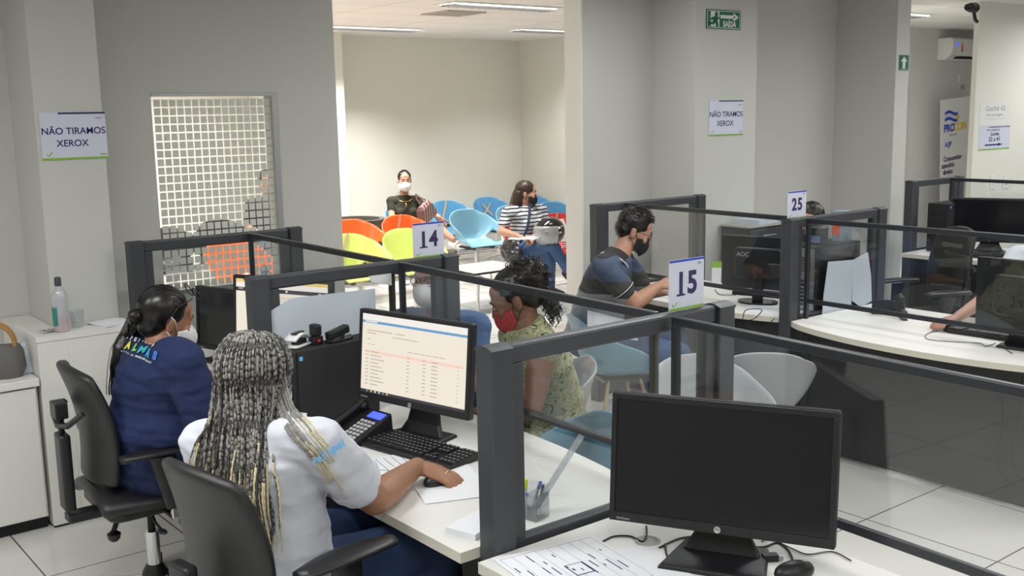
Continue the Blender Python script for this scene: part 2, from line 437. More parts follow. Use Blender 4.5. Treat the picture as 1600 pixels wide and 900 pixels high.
# ================================================================= PARTITIONS AND DESKS
HP = 1.264
def partition(x, ya, yb, label, side=1, gz=.735):
    # posts at both ends, a glazed upper half, a solid lower half.
    r = thing('booth_partition', (x, ya, 0), 0, label, 'partition', None)
    L = yb - ya
    for y0_, y1_ in ((0, .07), (L - .07, L)):
        pb = MB(); pb.box(-.036, y0_, 0, .036, y1_, HP - .006); pb.build('post', 'frame', r, bevel=.006)
        cb_ = MB(); n = 6
        rings = [[V((-.037 + .074 * i / n, yy, HP - .006 + .010 * math.sin(PI * i / n))) for i in range(n + 1)] + [V((.037, yy, HP - .012)), V((-.037, yy, HP - .012))] for yy in (y0_ - .001, y1_ + .001)]
        cb_.loft(rings); cb_.build('post_cap', 'frame', r)
    a, b_ = .0715, L - .0715
    MB().box(-.022, a, HP - .052, .022, b_, HP - .001).build('top_rail', 'frame', r, bevel=.008)
    MB().box(-.02, a, gz - .05, .02, b_, gz).build('middle_rail', 'frame', r, bevel=.003)
    MB().box(-.02, a, gz, .02, a + .042, HP - .052).build('stile', 'frame', r, bevel=.003)
    MB().box(-.02, b_ - .042, gz, .02, b_, HP - .052).build('stile', 'frame', r, bevel=.003)
    MB().box(-.003, a + .042, gz, .003, b_ - .042, HP - .052).build('glass_pane', 'glass', r)
    MB().box(-.016, a, .03, .016, b_, gz - .05).build('lower_panel', 'panel', r)
    return r
PX = {'15': (-2.095, 1.560, 2.490, 2.215), '14': (-3.62, 1.630, 2.558, 2.265), '13': (-5.095, 1.69, 2.60, 2.30),
      'R0': (-4.87, 4.51, 5.52, 4.75), '25': (-3.455, 4.575, 5.46, 4.70), 'R2': (-4.50, 7.46, 8.21, 7.99), 'A': (-.52, 1.53, 2.43, 2.16)}
partition(*PX['15'][:3], 'dark grey glazed booth partition in front carrying sign 15')
partition(*PX['14'][:3], 'dark grey glazed booth partition carrying sign 14')
partition(*PX['13'][:3], 'dark grey glazed booth partition in front of the frosted window')
partition(*PX['R0'][:3], 'dark grey glazed booth partition behind the man in the striped polo')
partition(*PX['25'][:3], 'dark grey glazed booth partition carrying sign 25')
partition(*PX['R2'][:3], 'dark grey glazed booth partition in the far right row near the pale pillar')

def screen_guard(xa, xb, ya, yb, label, low=.82, ends=('framed', 'bronze'), dz=.722, mtop='framed'):
    r = thing('glass_screen', (xa, ya, 0), math.atan2(yb - ya, xb - xa), label, 'screen')
    L = math.hypot(xb - xa, yb - ya)
    MB().box(0, -.011, HP - .028, L, .011, HP - .002).build('top_rail', mtop, r, bevel=.004)
    MB().box(.02, -.009, low - .012, L - .02, .009, low + .012).build('bottom_rail', mtop, r, bevel=.003)
    MB().box(0, -.011, dz, .022, .011, HP - .028).build('end_bar', ends[0], r, bevel=.003)
    MB().box(L - .022, -.011, dz, L, .011, HP - .028).build('end_bar', ends[1], r, bevel=.003)
    MB().box(.022, -.0025, low + .012, L - .022, .0025, HP - .028).build('glass_pane', 'glass', r)
    return r
screen_guard(-2.057, -.551, PX['15'][3], PX['A'][3], 'glass screen over the front desk running off the right edge')
screen_guard(-3.583, -2.132, PX['14'][3], PX['15'][3] + .01, 'glass screen between the partitions of signs 14 and 15')
screen_guard(-5.058, -3.657, PX['13'][3], PX['14'][3] + .01, 'glass screen between the frosted window and partition 14')
screen_guard(-4.833, -3.492, PX['R0'][3], PX['25'][3] + .02, 'glass screen before the man in the striped polo')
screen_guard(-3.418, -1.95, PX['25'][3], 4.70, 'glass screen over the white desk right of sign 25')
screen_guard(-4.463, -3.1, PX['R2'][3], 7.97, 'glass screen in the far right row before the pale pillar')

def desk(xa, xb, yA, yC, bulge, label, cl=-1, mod=None, zt=.722, slope=0):
    # yA attendant edge, yC client edge (curved outwards by bulge)
    r = thing('service_desk', ((xa + xb) / 2, yA, 0), 0, label, 'desk')
    hw = (xb - xa) / 2; D = yC - yA; sg = 1 if D > 0 else -1
    N = 24
    def outline(i):
        s = -1 + 2 * i / N
        return V((s * hw, D + sg * bulge * (1 - s * s) ** .8 + slope * s, 0))
    top = MB(); e = MB()
    lo, hi = [], []
    ring = [V((-hw, 0, 0))] + [V((hw, 0, 0))] + [outline(i) for i in range(N, -1, -1)]
    def rg(z): return [V((p.x, p.y, z)) for p in ring]
    top.loft([rg(zt - .002), rg(zt)]); e.loft([rg(zt - .03), rg(zt - .002)])
    top.build('desk_top', 'desk', r); e.build('desk_edge', 'deskedge', r)
    if mod is None: mod = D - sg * .06
    m0 = mod - .009; MB().box(-hw + .01, m0, .02, hw - .01, m0 + .018, zt - .032).build('modesty_panel', 'panel', r)
    for q in (-hw + .01, hw - .055): MB().box(q, m0 - .012, 0, q + .045, m0 + .028, zt - .032).build('support_post', 'frame', r)
    return r
desk(-2.056, -.553, 1.50, 2.16, .07, 'white front desk carrying the switched off monitor', slope=-.02)
desk(-3.582, -2.133, 1.50, 2.20, .09, 'white desk where the woman with braids works', slope=-.02)
desk(-5.057, -3.658, 1.72, 2.25, .09, 'white desk where the woman in navy works', slope=-.02)
desk(-4.832, -3.493, 5.3, 4.65, .13, 'white desk the man in the polo leans on', mod=-.60)
desk(-3.417, -1.95, 5.35, 4.585, .16, 'white curved desk right of sign 25', mod=-.66)
desk(-4.462, -3.1, 7.33, 8.05, .1, 'white desk in the far right row under the black monitor')
# ---------------------------------------------------------------- number signs on the partitions
def number_sign(num, x, y, z, w_, h_, label, bx=-1):
    r = thing('number_sign', (x, y, z), 0, label, 'sign', 'booth number signs on the partitions')
    MB().box(-.0015, -w_ / 2, 0, .0015, w_ / 2, h_).build('board', 'signw', r)
    MB().box(.0016, -w_ / 2, h_ * .955, .0022, w_ / 2, h_).build('blue_band', 'blueink', r)
    MB().box(.0016, -w_ / 2, 0, .0022, w_ / 2, h_ * .045).build('lime_band', 'green', r)
    cx = {'1': -.17, '2': -.15}[num[0]]
    for ch, c_ in ((num[0], cx), (num[1], .16)): text(ch, 'lettering', h_ * .62, 'inkp', r, (.0017, c_ * w_, h_ * .5), FX, bold=.003 * h_ / .14, sx=.95)
    if num[0] == '1': MB().box(.0018, -w_ * .29, h_ * .275, .0022, -w_ * .05, h_ * .315).build('numeral_foot', 'inkp', r)
    t = MB(); t.mi = 0
    t.tube([(.002, -w_ * .42, h_ * .12), (.002, -w_ * .37, h_ * .08), (.002, -w_ * .28, h_ * .15)], .0018, 4)
    t.build('check_mark', 'green', r)
    MB().box(.0017, w_ * .3, h_ * .87, .002, w_ * .42, h_ * .89).box(.0017, w_ * .33, h_ * .895, .002, w_ * .4, h_ * .915).build('logo', 'grey', r)
    return r
number_sign('15', -2.095, 2.31, 1.266, .148, .148, 'white sign reading 15 on the nearest partition')
number_sign('14', -3.62, 2.43, 1.262, .152, .142, 'white sign reading 14 on the partition behind the braided woman')
number_sign('25', -3.455, 4.66, 1.262, .155, .142, 'white sign reading 25 on the far partition')
# ---------------------------------------------------------------- wall signs
def xerox(x, y0_, y1_, z0_, z1_, label, tilt=0):
    r = thing('notice_sign', (x, (y0_ + y1_) / 2, (z0_ + z1_) / 2), 0, label, 'sign', 'no copies notices on the pillars')
    r.rotation_euler = (tilt, 0, 0)
    w_, h_ = (y1_ - y0_), (z1_ - z0_)
    MB().box(0, -w_ / 2, -h_ / 2, .003, w_ / 2, h_ / 2).build('board', 'signw', r)
    MB().box(.0031, -w_ * .22, h_ / 2 - .008, .0036, w_ / 2, h_ / 2).build('blue_band', 'ink', r)
    MB().box(.0031, -w_ / 2, -h_ / 2, .0036, w_ / 2, -h_ / 2 + .009).build('lime_band', 'green', r)
    text('NÃO TIRAMOS', 'lettering', w_ * .145, 'ink', r, (.0032, .0, h_ * .1), FX, bold=.0006)
    text('XEROX', 'lettering', w_ * .145, 'ink', r, (.0032, -w_ * .03, -h_ * .16), FX, bold=.0006)
    MB().tube([(.0035, -w_ * .44, -h_ * .38), (.0035, -w_ * .4, -h_ * .42), (.0035, -w_ * .35, -h_ * .33)], .0025, 4).build('check_mark', 'green', r)
    MB().box(.0032, w_ * .35, h_ * .36, .0035, w_ * .45, h_ * .385).box(.0032, w_ * .38, -h_ * .42, .0035, w_ * .48, -h_ * .395).build('logo', 'grey', r)
xerox(-5.158, 1.36, 1.655, 1.665, 1.88, 'white NÃO TIRAMOS XEROX notice on the left pillar', .0)
xerox(-5.148, 5.895, 6.27, 1.645, 1.895, 'white NÃO TIRAMOS XEROX notice on the pillar below the exit sign')
a = at(1103, 14, 'x', -5.15); b2 = at(1156, 47, 'x', -5.15)
r = thing('exit_sign', (-5.148, (a.y + b2.y) / 2, (a.z + b2.z) / 2), 0, 'green and white SAÍDA exit sign with running figure and arrow', 'sign')
w_, h_ = b2.y - a.y, a.z - b2.z
MB().box(0, -w_ / 2, -h_ / 2, .004, w_ / 2, h_ / 2).build('board', 'signg', r, bevel=.001)
q = MB(); q.box(.0041, -w_ * .47, -h_ * .45, .0045, w_ * .47, -h_ * .42); q.box(.0041, -w_ * .47, h_ * .42, .0045, w_ * .47, h_ * .45)
q.box(.0041, -w_ * .475, -h_ * .45, .0045, -w_ * .465, h_ * .45); q.box(.0041, w_ * .465, -h_ * .45, .0045, w_ * .475, h_ * .45)
q.build('border', 'white', r)
q = MB(); q.box(.0041, -w_ * .10, h_ * .06, .005, w_ * .28, h_ * .24)
q.add([(.0042, w_ * .28, h_ * .38), (.0042, w_ * .28, h_ * .22), (.0042, w_ * .36, h_ * .15), (.0042, w_ * .28, h_ * .08), (.0042, w_ * .28, -h_ * .08), (.0042, w_ * .44, h_ * .15)], [(0, 1, 2, 5), (2, 3, 4, 5)])
q.build('arrow', 'white', r)
text('SAÍDA', 'lettering', h_ * .42, 'white', r, (.0042, w_ * .17, -h_ * .24), FX, bold=.0015, sx=.9)
q = MB(); q.box(.0041, -w_ * .38, -h_ * .38, .0045, -w_ * .13, h_ * .4); q.build('doorway', 'white', r)
q = MB(); q.mi = 0
q.lathe([(.001, 0), (.001, 0)], n=3, cap=False)
def stick(pts, rr): q.tube([(.0055, p[0] * w_, p[1] * h_) for p in pts], rr, 6)
stick([(-.24, .10), (-.26, -.10)], .02); stick([(-.24, .12), (-.33, .05), (-.37, -.02)], .008); stick([(-.24, .12), (-.16, .05)], .008)
stick([(-.26, -.1), (-.20, -.22), (-.2, -.38)], .011); stick([(-.26, -.1), (-.33, -.22), (-.42, -.22)], .011)
q.ell((.0055, -.22 * w_, .26 * h_), (.004, .018, .018)); q.build('running_figure', 'signg', r)
a = at(1405, 86, 'x', -4.99); b2 = at(1418, 110, 'x', -4.99)
r = thing('arrow_sign', (-4.988, (a.y + b2.y) / 2, (a.z + b2.z) / 2), 0, 'small green sign with a white upward arrow on the narrow pillar', 'sign')
w_, h_ = b2.y - a.y, a.z - b2.z
MB().box(0, -w_ / 2, -h_ / 2, .004, w_ / 2, h_ / 2).build('board', 'signg', r)
MB().box(.0041, -.15 * w_, -h_ * .38, .0046, .15 * w_, .12 * h_).add([(.0043, -.36 * w_, .08 * h_), (.0043, .36 * w_, .08 * h_), (.0043, 0, .4 * h_)], [(0, 1, 2)]).box(.0041, -.42 * w_, -.46 * h_, .0046, .42 * w_, -.43 * h_).build('arrow', 'white', r)
# papers on the pale pillar
def pbox(px0, py0, px1, py1, x): a = at(px0, py0, 'x', x); b_ = at(px1, py1, 'x', x); return a, b_
a, b2 = pbox(1531, 160, 1577, 195, -5.15)
r = thing('notice_sheet', (-5.149, (a.y + b2.y) / 2, (a.z + b2.z) / 2), 0, 'white sheet reading Guichê 42 taped on the pale pillar', 'paper')
w_, h_ = b2.y - a.y, a.z - b2.z
MB().box(0, -w_ / 2, -h_ / 2, .002, w_ / 2, h_ / 2).build('sheet', 'white', r)
text('Guichê 42', 'lettering', h_ * .30, 'grey', r, (.0022, 0, h_ * .22), FX, sx=1.35); text('Fica na triagem', 'lettering', h_ * .17, 'grey', r, (.0022, 0, -h_ * .04), FX, sx=1.35)
MB().box(.0021, -w_ * .35, -h_ * .22, .0023, w_ * .35, -h_ * .20).build('rule', 'lgrey', r)
a, b2 = pbox(1530, 198, 1576, 232, -5.15)
r = thing('notice_sheet', (-5.149, (a.y + b2.y) / 2, (a.z + b2.z) / 2), 0, 'white sheet reading Guichês 32 a 41 with a blue arrow on the pale pillar', 'paper')
w_, h_ = b2.y - a.y, a.z - b2.z
MB().box(0, -w_ / 2, -h_ / 2, .002, w_ / 2, h_ / 2).build('sheet', 'signw', r)
MB().box(.0021, -w_ * .2, h_ * .44, .0025, w_ * .5, h_ * .47).build('blue_band', 'ink', r); MB().box(.0021, -w_ * .5, -h_ * .5, .0025, w_ * .5, -h_ * .45).build('lime_band', 'green', r)
text('DPM. AMBIENTAL', 'lettering', h_ * .12, 'ink', r, (.0022, -w_ * .05, h_ * .33), FX, sx=1.2); text('Guichês', 'lettering', h_ * .19, 'ink', r, (.0022, 0, h_ * .16), FX, .001, sx=1.2)
text('32 a 41', 'lettering', h_ * .26, 'ink', r, (.0022, 0, -h_ * .06), FX, .001, sx=1.3)
MB().box(.0021, -w_ * .3, -h_ * .32, .0025, w_ * .12, -h_ * .26).add([(.0023, w_ * .12, -h_ * .22), (.0023, w_ * .12, -h_ * .36), (.0023, w_ * .28, -h_ * .29)], [(0, 1, 2)]).build('arrow', 'ink', r)
for k, (px, py) in enumerate(((1551, 285), (1571, 284))):
    p = at(px, py, 'x', -5.15)
    r = thing('wall_socket', (-5.15, p.y, p.z), 0, ('left' if k == 0 else 'right') + ' one of two white wall sockets low on the pale pillar', 'socket', 'wall sockets on the pale pillar')
    MB().box(.0, -.055, -.065, .008, .055, .065).build('plate', 'white', r, bevel=.004); MB().box(.008, -.018, -.03, .011, .018, .02).build('outlet', 'oldgrey' if k else 'white', r, bevel=.002)
# security camera on a pillar bracket
p = at(1519, 12, 'x', -5.1)
r = thing('security_camera', p, 0, 'black security camera high beside the pale pillar', 'camera')
MB().cap((0, -.03, 0), (.0, .04, 0), .042, .046, 18).build('housing', 'black', r); MB().tube([(0, .03, -.03), (0, .06, -.10), (0, .1, -.12)], .016, 8).build('bracket', 'black', r)
MB().cyl((0, -.085, 0), (0, -.07, 0), .03).build('lens', 'gloss', r)
# air conditioner, banner, switch in the far room
p0 = at(1466, 60, 'x', -7.35); p1 = at(1466, 94, 'x', -7.35); hz = p0.z - p1.z
r = thing('air_conditioner', (-7.35, p0.y, p1.z), 0, 'white split air conditioner high on the wall of the far room', 'air conditioner')
prof = [(0, 0), (.10, 0), (.17, .05), (.2, .12), (.2, hz - .02), (.17, hz), (0, hz)]
MB().loft([[V((x, yy, z)) for x, z in prof] for yy in (.0, .85)]).build('body', 'white', r, bevel=.006)
MB().box(.1, .16, .012, .172, .82, .04).build('outlet_slot', 'blackm', r)
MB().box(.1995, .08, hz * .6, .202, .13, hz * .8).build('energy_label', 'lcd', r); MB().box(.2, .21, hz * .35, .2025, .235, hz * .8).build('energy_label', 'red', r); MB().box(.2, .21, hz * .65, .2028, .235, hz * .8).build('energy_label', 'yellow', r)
p = at(1499, 122, 'x', -7.35); tag(MB().cb((p.x + .004, p.y, p.z), (.008, .05, .09)).build('wall_switch', 'white', bevel=.003), 'small white switch plate on the wall below the air conditioner', 'switch')
p = at(1503, 136, 'x', -7.35); tag(MB().cb((p.x + .006, p.y, p.z), (.012, .10, .06)).build('cable_box', 'oldgrey', bevel=.003), 'small grey cable box under the switch plate', 'box')
tl = at(1479, 156, 'x', -7.1); bl = at(1491, 273, 'x', -7.1)
r = thing('banner_stand', (-7.1, tl.y, 0), 0, 'tilted white roll-up banner with blue lettering beside the pale pillar', 'banner')
Mt = Matrix.Rotation(math.radians(4), 3, 'X')
q = MB().box(-.002, 0, .25, .002, .85, tl.z, Mt.to_4x4()); q.build('banner_sheet', 'white', r)
MB().box(-.06, -.02, .0, .06, .9, .06).build('base', 'alu', r); MB().box(-.012, .4, .06, -.004, .42, tl.z - .05, Mt.to_4x4()).build('pole', 'alu', r)
FXt = Mt @ FX
def bt(s_, y_, z_, sz, m_='blueink', bold=.002): text(s_, 'lettering', sz, m_, r, Mt @ V((.004, y_, z_)), FXt, bold=bold, ax='LEFT')
def zz(py): return at(1500, py, 'x', -7.1).z
bt('PRO', .07, zz(201), .13, 'blueink', .005); bt('CON', .30, zz(201), .13, 'yellow', .005); bt('PALMAS', .2, zz(212), .05, 'grey', 0)
bt('A/JP', .1, zz(226), .09, 'blueink'); bt('Consumidor', .07, zz(248), .085, 'ink'); bt('atendido', .03, zz(258), .085, 'ink'); bt('direito', .06, zz(268), .085, 'ink')
def ribbon(zc, m_, amp): 
    g = MB(); g.grid(lambda u, v: Mt @ V((.005, .09 + .3 * u, zc + amp * math.sin(u * 5.5) + .035 * v)), 14, 1); g.build('emblem', m_, r)
ribbon(zz(180), 'blueink', .02); ribbon(zz(185), 'signw', .02); ribbon(zz(190), 'blueink', .02)
MB().ell((.006, .28, zz(183)), (.002, .035, .035), Mt.to_3x3()).build('emblem', 'yellow', r)
# ================================================================= OFFICE CHAIRS
def office_chair(x, y, rz, label, sh=.47, bt=.98, arm=.66, knob=True, bo=.25):
    r = thing('office_chair', (x, y, 0), rz, label, 'chair', None)
    # local: the sitter looks along +y
    MB().grid(lambda u, v: V(((u - .5) * .47 * (1 - .12 * abs(v - .5) * 2), (v - .5) * .46, sh + .02 * math.cos((u - .5) * PI) - .05 * max(0, v - .75) ** 1.0 * 2 - .03 * (abs(u - .5) * 2) ** 4)), 14, 14).build('seat', 'leather', r, smooth='all', solid=.05, sub=1)
    MB().rbox(-.2, -.2, sh - .07, .2, .2, sh - .02, .05).build('seat_shell', 'black', r, smooth=True, bevel=.01)
    def bk(u, v):
        z = sh + .06 + (bt - sh - .06) * v
        wd = .225 * (1 - .22 * v ** 3) * (1 - .18 * (1 - v) ** 2)
        s = (u - .5) * 2
        return V((s * wd, -bo - .06 * v + .05 * s * s + .035 * math.sin(v * PI), z - .03 * s * s * v))
    MB().grid(bk, 14, 16).build('backrest', 'leather', r, smooth='all', solid=.035, sub=1)
    # back bracket: slim box with upright
    MB().rbox(-.045, -bo - .10, sh - .04, .045, -bo - .06, sh + .25, .012).build('back_bracket', 'black', r, smooth=True, bevel=.008)
    MB().box(-.035, -bo - .09, sh - .09, .035, -.02, sh - .055).build('back_arm', 'black', r, bevel=.008)
    if knob: MB().tube([(0, -bo - .08, sh + .2), (0, -bo - .08, sh + .33)], .012, 8).box(-.04, -bo - .105, sh + .31, .04, -bo - .06, sh + .37).build('height_knob', 'black', r, bevel=.006)
    if knob: MB().tube([(-.12, -bo - .03, sh + .34), (-.10, -bo - .08, sh + .3), (0, -bo - .09, sh + .28), (.10, -bo - .08, sh + .3), (.12, -bo - .03, sh + .34)], .012, 6).build('back_strap', 'black', r)
    for s in (-1, 1):
        rest = MB()
        pts = [(s * .27, -.16, arm), (s * .285, -.02, arm + .012), (s * .275, .13, arm + .004)]
        rings = []
        for i in range(15):
            t = i / 14; yy = -.17 + .31 * t; wd = .036 + .014 * math.sin(PI * t) ; wd *= math.sin(PI * min(1, max(.12, t * 1.0 + .12) if t < .5 else (1.12 - t))) ** .35
            rings.append([V((s * .275 + wd * math.cos(a), yy, arm + .008 * math.sin(PI * t) + .014 * math.sin(a) * (1 if math.sin(a) > 0 else 1.1))) for a in [2 * PI * k / 14 for k in range(14)]])
        rest.loft(rings); rest.build('armrest', 'black', r, smooth='all')
        pk = MB(); rr = []
        for k in range(7):
            t = k / 6; z = arm - .015 - (arm - .015 - sh + .03) * t
            wd = .052 - .022 * t; rr.append([V((s * (.275 - .01 * t) + .014 * math.cos(a), -.02 + .03 * t + wd * math.sin(a), z)) for a in [2 * PI * q / 12 for q in range(12)]])
        pk.loft(rr); pk.build('arm_support', 'black', r, smooth=True)
        MB().box(s * .265 - .012, -.005, sh - .07, s * .265 + .012, .045, sh + .06).build('arm_bracket', 'chrome', r, bevel=.004)
        MB().box(min(s * .12, s * .265), -.005, sh - .075, max(s * .12, s * .265), .045, sh - .06).build('arm_bar', 'black', r, bevel=.003)
    MB().cyl((0, 0, .24), (0, 0, sh - .06), .014).build('piston', 'blackm', r, smooth=True)
    MB().cyl((0, 0, .12), (0, 0, .27), .026).build('gas_column', 'chrome', r, smooth=True)
    MB().lathe([(.05, .05), (.055, .07), (.045, .11), (.03, .135)]).build('hub', 'black', r, smooth=True)
    MB().tube([(.05, -.02, sh - .08), (.18, -.04, sh - .1), (.25, -.04, sh - .11)], .006, 6).ell((.26, -.04, sh - .112), (.03, .015, .008)).build('lever', 'black', r, smooth=True)
    MB().tube([(-.02, -.1, sh - .09), (-.01, -.14, sh - .17)], .01, 8).lathe([(.012, -.03), (.022, -.02), (.026, .0), (.01, .012)], (-.01, -.14, sh - .18)).build('tilt_knob', 'black', r, smooth=True)
    for k in range(5):
        a = 2 * PI * k / 5 + .3; c, s_ = math.cos(a), math.sin(a)
        lg = MB(); rings = []
        for t in (0, .3, .7, 1):
            R = .03 + .27 * t; hw = .024 - .008 * t; z0 = .055 + .0 * t; z1 = .098 - .02 * t
            rings.append([V((R * c - q * s_, R * s_ + q * c, z)) for q, z in ((-hw, z0), (hw, z0), (hw * .7, z1), (-hw * .7, z1))])
        lg.loft(rings); L_ = lg.build('star_leg', 'chrome', r, bevel=.004)
        q = MB(); 
        cx, cy = .30 * c, .30 * s_
        for o in (-.014, .014): q.cyl((cx - s_ * (o - .008), cy + c * (o - .008), .028), (cx - s_ * (o + .008), cy + c * (o + .008), .028), .027, n=16)
        q.cap((cx, cy, .03), (cx, cy, .06), .018, .008, 8)
        q.build('caster', 'black', L_, smooth=True)
    return r
A1 = office_chair(-3.95, 1.32, -.03, 'black office chair with chrome star base under the woman in navy', bo=.215)
A2 = office_chair(-2.60, 1.25, .15, 'black office chair with padded back under the woman with braids', arm=.71, knob=False)
office_chair(-3.72, 6.35, 2.7, 'black office chair seen through the glass right of sign 25', bt=1.05)

# ================================================================= SHELL CHAIRS
def shell(hole):
    k0 = [(0, .235, .415), (.12, .15, .425), (.3, .02, .415), (.45, -.10, .415), (.58, -.175, .46), (.75, -.215, .60), (1, -.265, .80)]
    e0 = [(0, .20, .235, .405), (.12, .245, .20, .45), (.3, .285, .12, .575), (.45, .292, .02, .625), (.58, .285, -.07, .655), (.75, .255, -.16, .71), (1, .165, -.25, .755)]
    def lerp(tab, v):
        for a, b in zip(tab, tab[1:]):
            if v <= b[0]:
                t = (v - a[0]) / (b[0] - a[0]); return [a[i] + (b[i] - a[i]) * t for i in range(1, len(a))]
        return list(tab[-1][1:])
    def sm(tab, v):
        h = .06; q = [lerp(tab, min(1, max(0, v + o))) for o in (-h, -h / 2, 0, h / 2, h)]
        return [sum(z) / 5 for z in zip(*q)]
    def fn(u, v):
        s = (u - .5) * 2; k = sm(k0, v); e = sm(e0, v); t = abs(s) ** 2.6
        sx = (abs(s) ** .9) * (1 if s > 0 else -1)
        return V((e[0] * sx, k[0] + (e[1] - k[0]) * t, k[1] + (e[2] - k[1]) * t))
    sk = (lambda u, v: .56 < abs(u - .5) * 2 < .84 and .16 < v < .50) if hole else None
    return MB().grid(fn, 24, 26, sk), fn
def shell_chair(name, m, hole, legs, label, cat='chair', group=None):
    r = thing(name, (0, 0, 0), 0, label, cat, group)
    mb, fn = shell(hole)
    mb.build('seat_shell', m, r, smooth='all', solid=.012, sub=1)
    if legs == 'beam':
        for x in (-.12, .12): MB().box(x - .02, -.16, .375, x + .02, .14, .398).build('seat_bracket', 'black', r, bevel=.003)
        MB().box(-.27, -.035, .335, .27, .025, .374).build('beam', 'chrome', r, bevel=.006)
        MB().box(-.02, -.03, .05, .02, .02, .334).build('leg', 'chrome', r, bevel=.005)
        MB().tube([(0, -.24, .015), (0, -.1, .05), (0, 0, .065), (0, .12, .05), (0, .26, .015)], .014, 8).build('foot', 'chrome', r, smooth=True)
    else:
        for sx in (-1, 1):
            for sy in (-1, 1):
                MB().tube([(sx * .12, sy * .10 + .02, .395), (sx * .17, sy * .15 + .02, .2), (sx * .215, sy * .2 + .02, .0)], [.011, .011, .009], 8).build('leg', legs, r, smooth=True)
        MB().box(-.13, -.11, .385, .13, .15, .4).build('seat_bracket', 'black', r)
    return r, fn
wood = M['wood'] = mat('pale_wood', (.5, .36, .2), .5, var=.2, vscale=30)
cb, fnb = shell_chair('waiting_chair', 'blue', True, 'beam', 'x', group=None)
WC = [  # x, y, colour, label
    (-10.45, 6.78, 'blue', 'blue waiting chair under the woman in the dark dress', 'none'),
    (-10.45, 7.42, 'blue', 'blue waiting chair with a diagonal kraft tape strip, right of the seated woman', 'strip'),
    (-10.45, 8.05, 'blue', 'blue waiting chair with a taped cross against the back wall', 'cross'),
    (-10.45, 8.72, 'blue', 'blue waiting chair in the far corner behind the woman in stripes', 'strip'),
    (-9.3, 4.78, 'orange', 'leftmost orange waiting chair, half hidden by the wall edge', 'none'),
    (-9.3, 5.42, 'orange', 'orange waiting chair in front of the stone planter', 'none'),
    (-9.3, 6.02, 'orange', 'orange waiting chair in front of the woman in the dark dress', 'strip'),
    (-9.3, 6.88, 'lblue', 'light blue waiting chair left of the woman in stripes', 'none'),
    (-9.3, 7.52, 'lblue', 'light blue waiting chair directly behind the woman in stripes', 'none'),
    (-9.3, 8.14, 'blue', 'blue waiting chair right of the woman in stripes above the red one', 'none'),
    (-8.6, 3.80, 'orange', 'orange waiting chair seen through the frosted window', 'none'),
    (-10.0, 3.75, 'black', 'black waiting chair seen through the frosted window, the leftmost one', 'none'),
    (-10.35, 4.45, 'black', 'black waiting chair seen through the frosted window, right of the other black one', 'none'),
    (-10.45, 5.15, 'black', 'black waiting chair under the person seen through the frosted window', 'none'),
    (-8.15, 4.72, 'lime', 'lime green waiting chair with chained seat at the left', 'strip'),
    (-8.15, 5.32, 'lime', 'lime green waiting chair directly behind the sign 14', 'none'),
    (-8.02, 6.60, 'red', 'red waiting chair under the woman in stripes', 'none'),
    (-8.15, 7.22, 'red', 'red waiting chair with a taped notice at the opening edge', 'strip'),
]
def chair_tape(c, kind, col):
    if kind == 'strip':
        t = MB(); t.grid(lambda u, v: fnb(.42 + .05 * u + .22 * (1 - v) , .62 + .38 * v) + V((0, .014, .004)), 2, 8)
        t.build('tape_strip', 'tape', c, solid=.001)
        if col != 'red':
            q = MB()
            for k in range(9):
                a = fnb(.2 + .06 * k, .60) + V((0, .02, .012)); q.mi = k % 2
                b_ = fnb(.2 + .06 * (k + 1), .60) + V((0, .02, .012)); q.tube([a, b_], .012, 5)
            q.build('caution_chain', ['yellow', 'blackm'], c)
        else:
            MB().grid(lambda u, v: fnb(.3 + .4 * u, .60 + .3 * v) + V((0, .016, .003)), 4, 4).build('notice', 'paper', c)
            q = MB()
            for k in range(5): q.grid(lambda u, v, k=k: fnb(.33 + .34 * u, .50 + .035 * k + .016 * v) + V((0, .02, .005)), 4, 1)
            q.build('notice_lines', 'signw', c)
    elif kind == 'cross':
        t = MB()
        t.grid(lambda u, v: fnb(.38 + .24 * v + .05 * u, .68 + .2 * v) + V((0, .014, .004)), 1, 5); t.grid(lambda u, v: fnb(.62 - .24 * v + .05 * u, .68 + .2 * v) + V((0, .016, .004)), 1, 5)
        t.build('tape_cross', 'tape', c)
for i, (x, y, m, lab, tp) in enumerate(WC):
    c = cb if i == 0 else dup(cb, (x, y, 0), -PI / 2 - .06, lab)
    c.location = (x, y, 0); c.rotation_euler = (0, 0, -PI / 2 - .08); c['label'] = lab; c['group'] = 'moulded waiting chairs'
    if m != 'blue': swap(c, 'blue', m)
for c_, d_ in zip([o for o in bpy.data.objects if o.name.startswith('waiting_chair')], WC):
    pass
for o in list(bpy.data.objects):
    if o.name.startswith('waiting_chair'):
        for w_ in WC:
            if o['label'] == w_[3] and w_[4] != 'none': chair_tape(o, w_[4], w_[2])
cc, fnc = shell_chair('client_chair', 'lblue', False, 'wood', 'x')
CC = [(-2.82, 2.43, PI - .25, 'lblue', 'light blue client chair close behind the front glass, pushed up to the desk'),
      (-3.62, 3.02, PI - .55, 'greyp', 'grey client chair under the woman in the floral top'),
      (-3.20, 4.05, .80, 'greyp', 'grey client chair with its back to the camera, right of the partition of sign 15'),
      (-3.02, 3.52, -1.9, 'greyp', 'grey client chair half hidden behind the far post of partition 15'),
      (-4.22, 4.06, -.4, 'lblue', 'light blue client chair under the man in the striped polo')]
for i, q in enumerate(CC):
    c = cc if i == 0 else dup(cc, (q[0], q[1], 0), q[2], q[4])
    c.location = (q[0], q[1], 0); c.scale = (.93,) * 3; c.rotation_euler = (0, 0, q[2]); c['label'] = q[4]; c['group'] = 'moulded client chairs between the rows'
    if q[3] != 'lblue': swap(c, 'lblue', q[3])
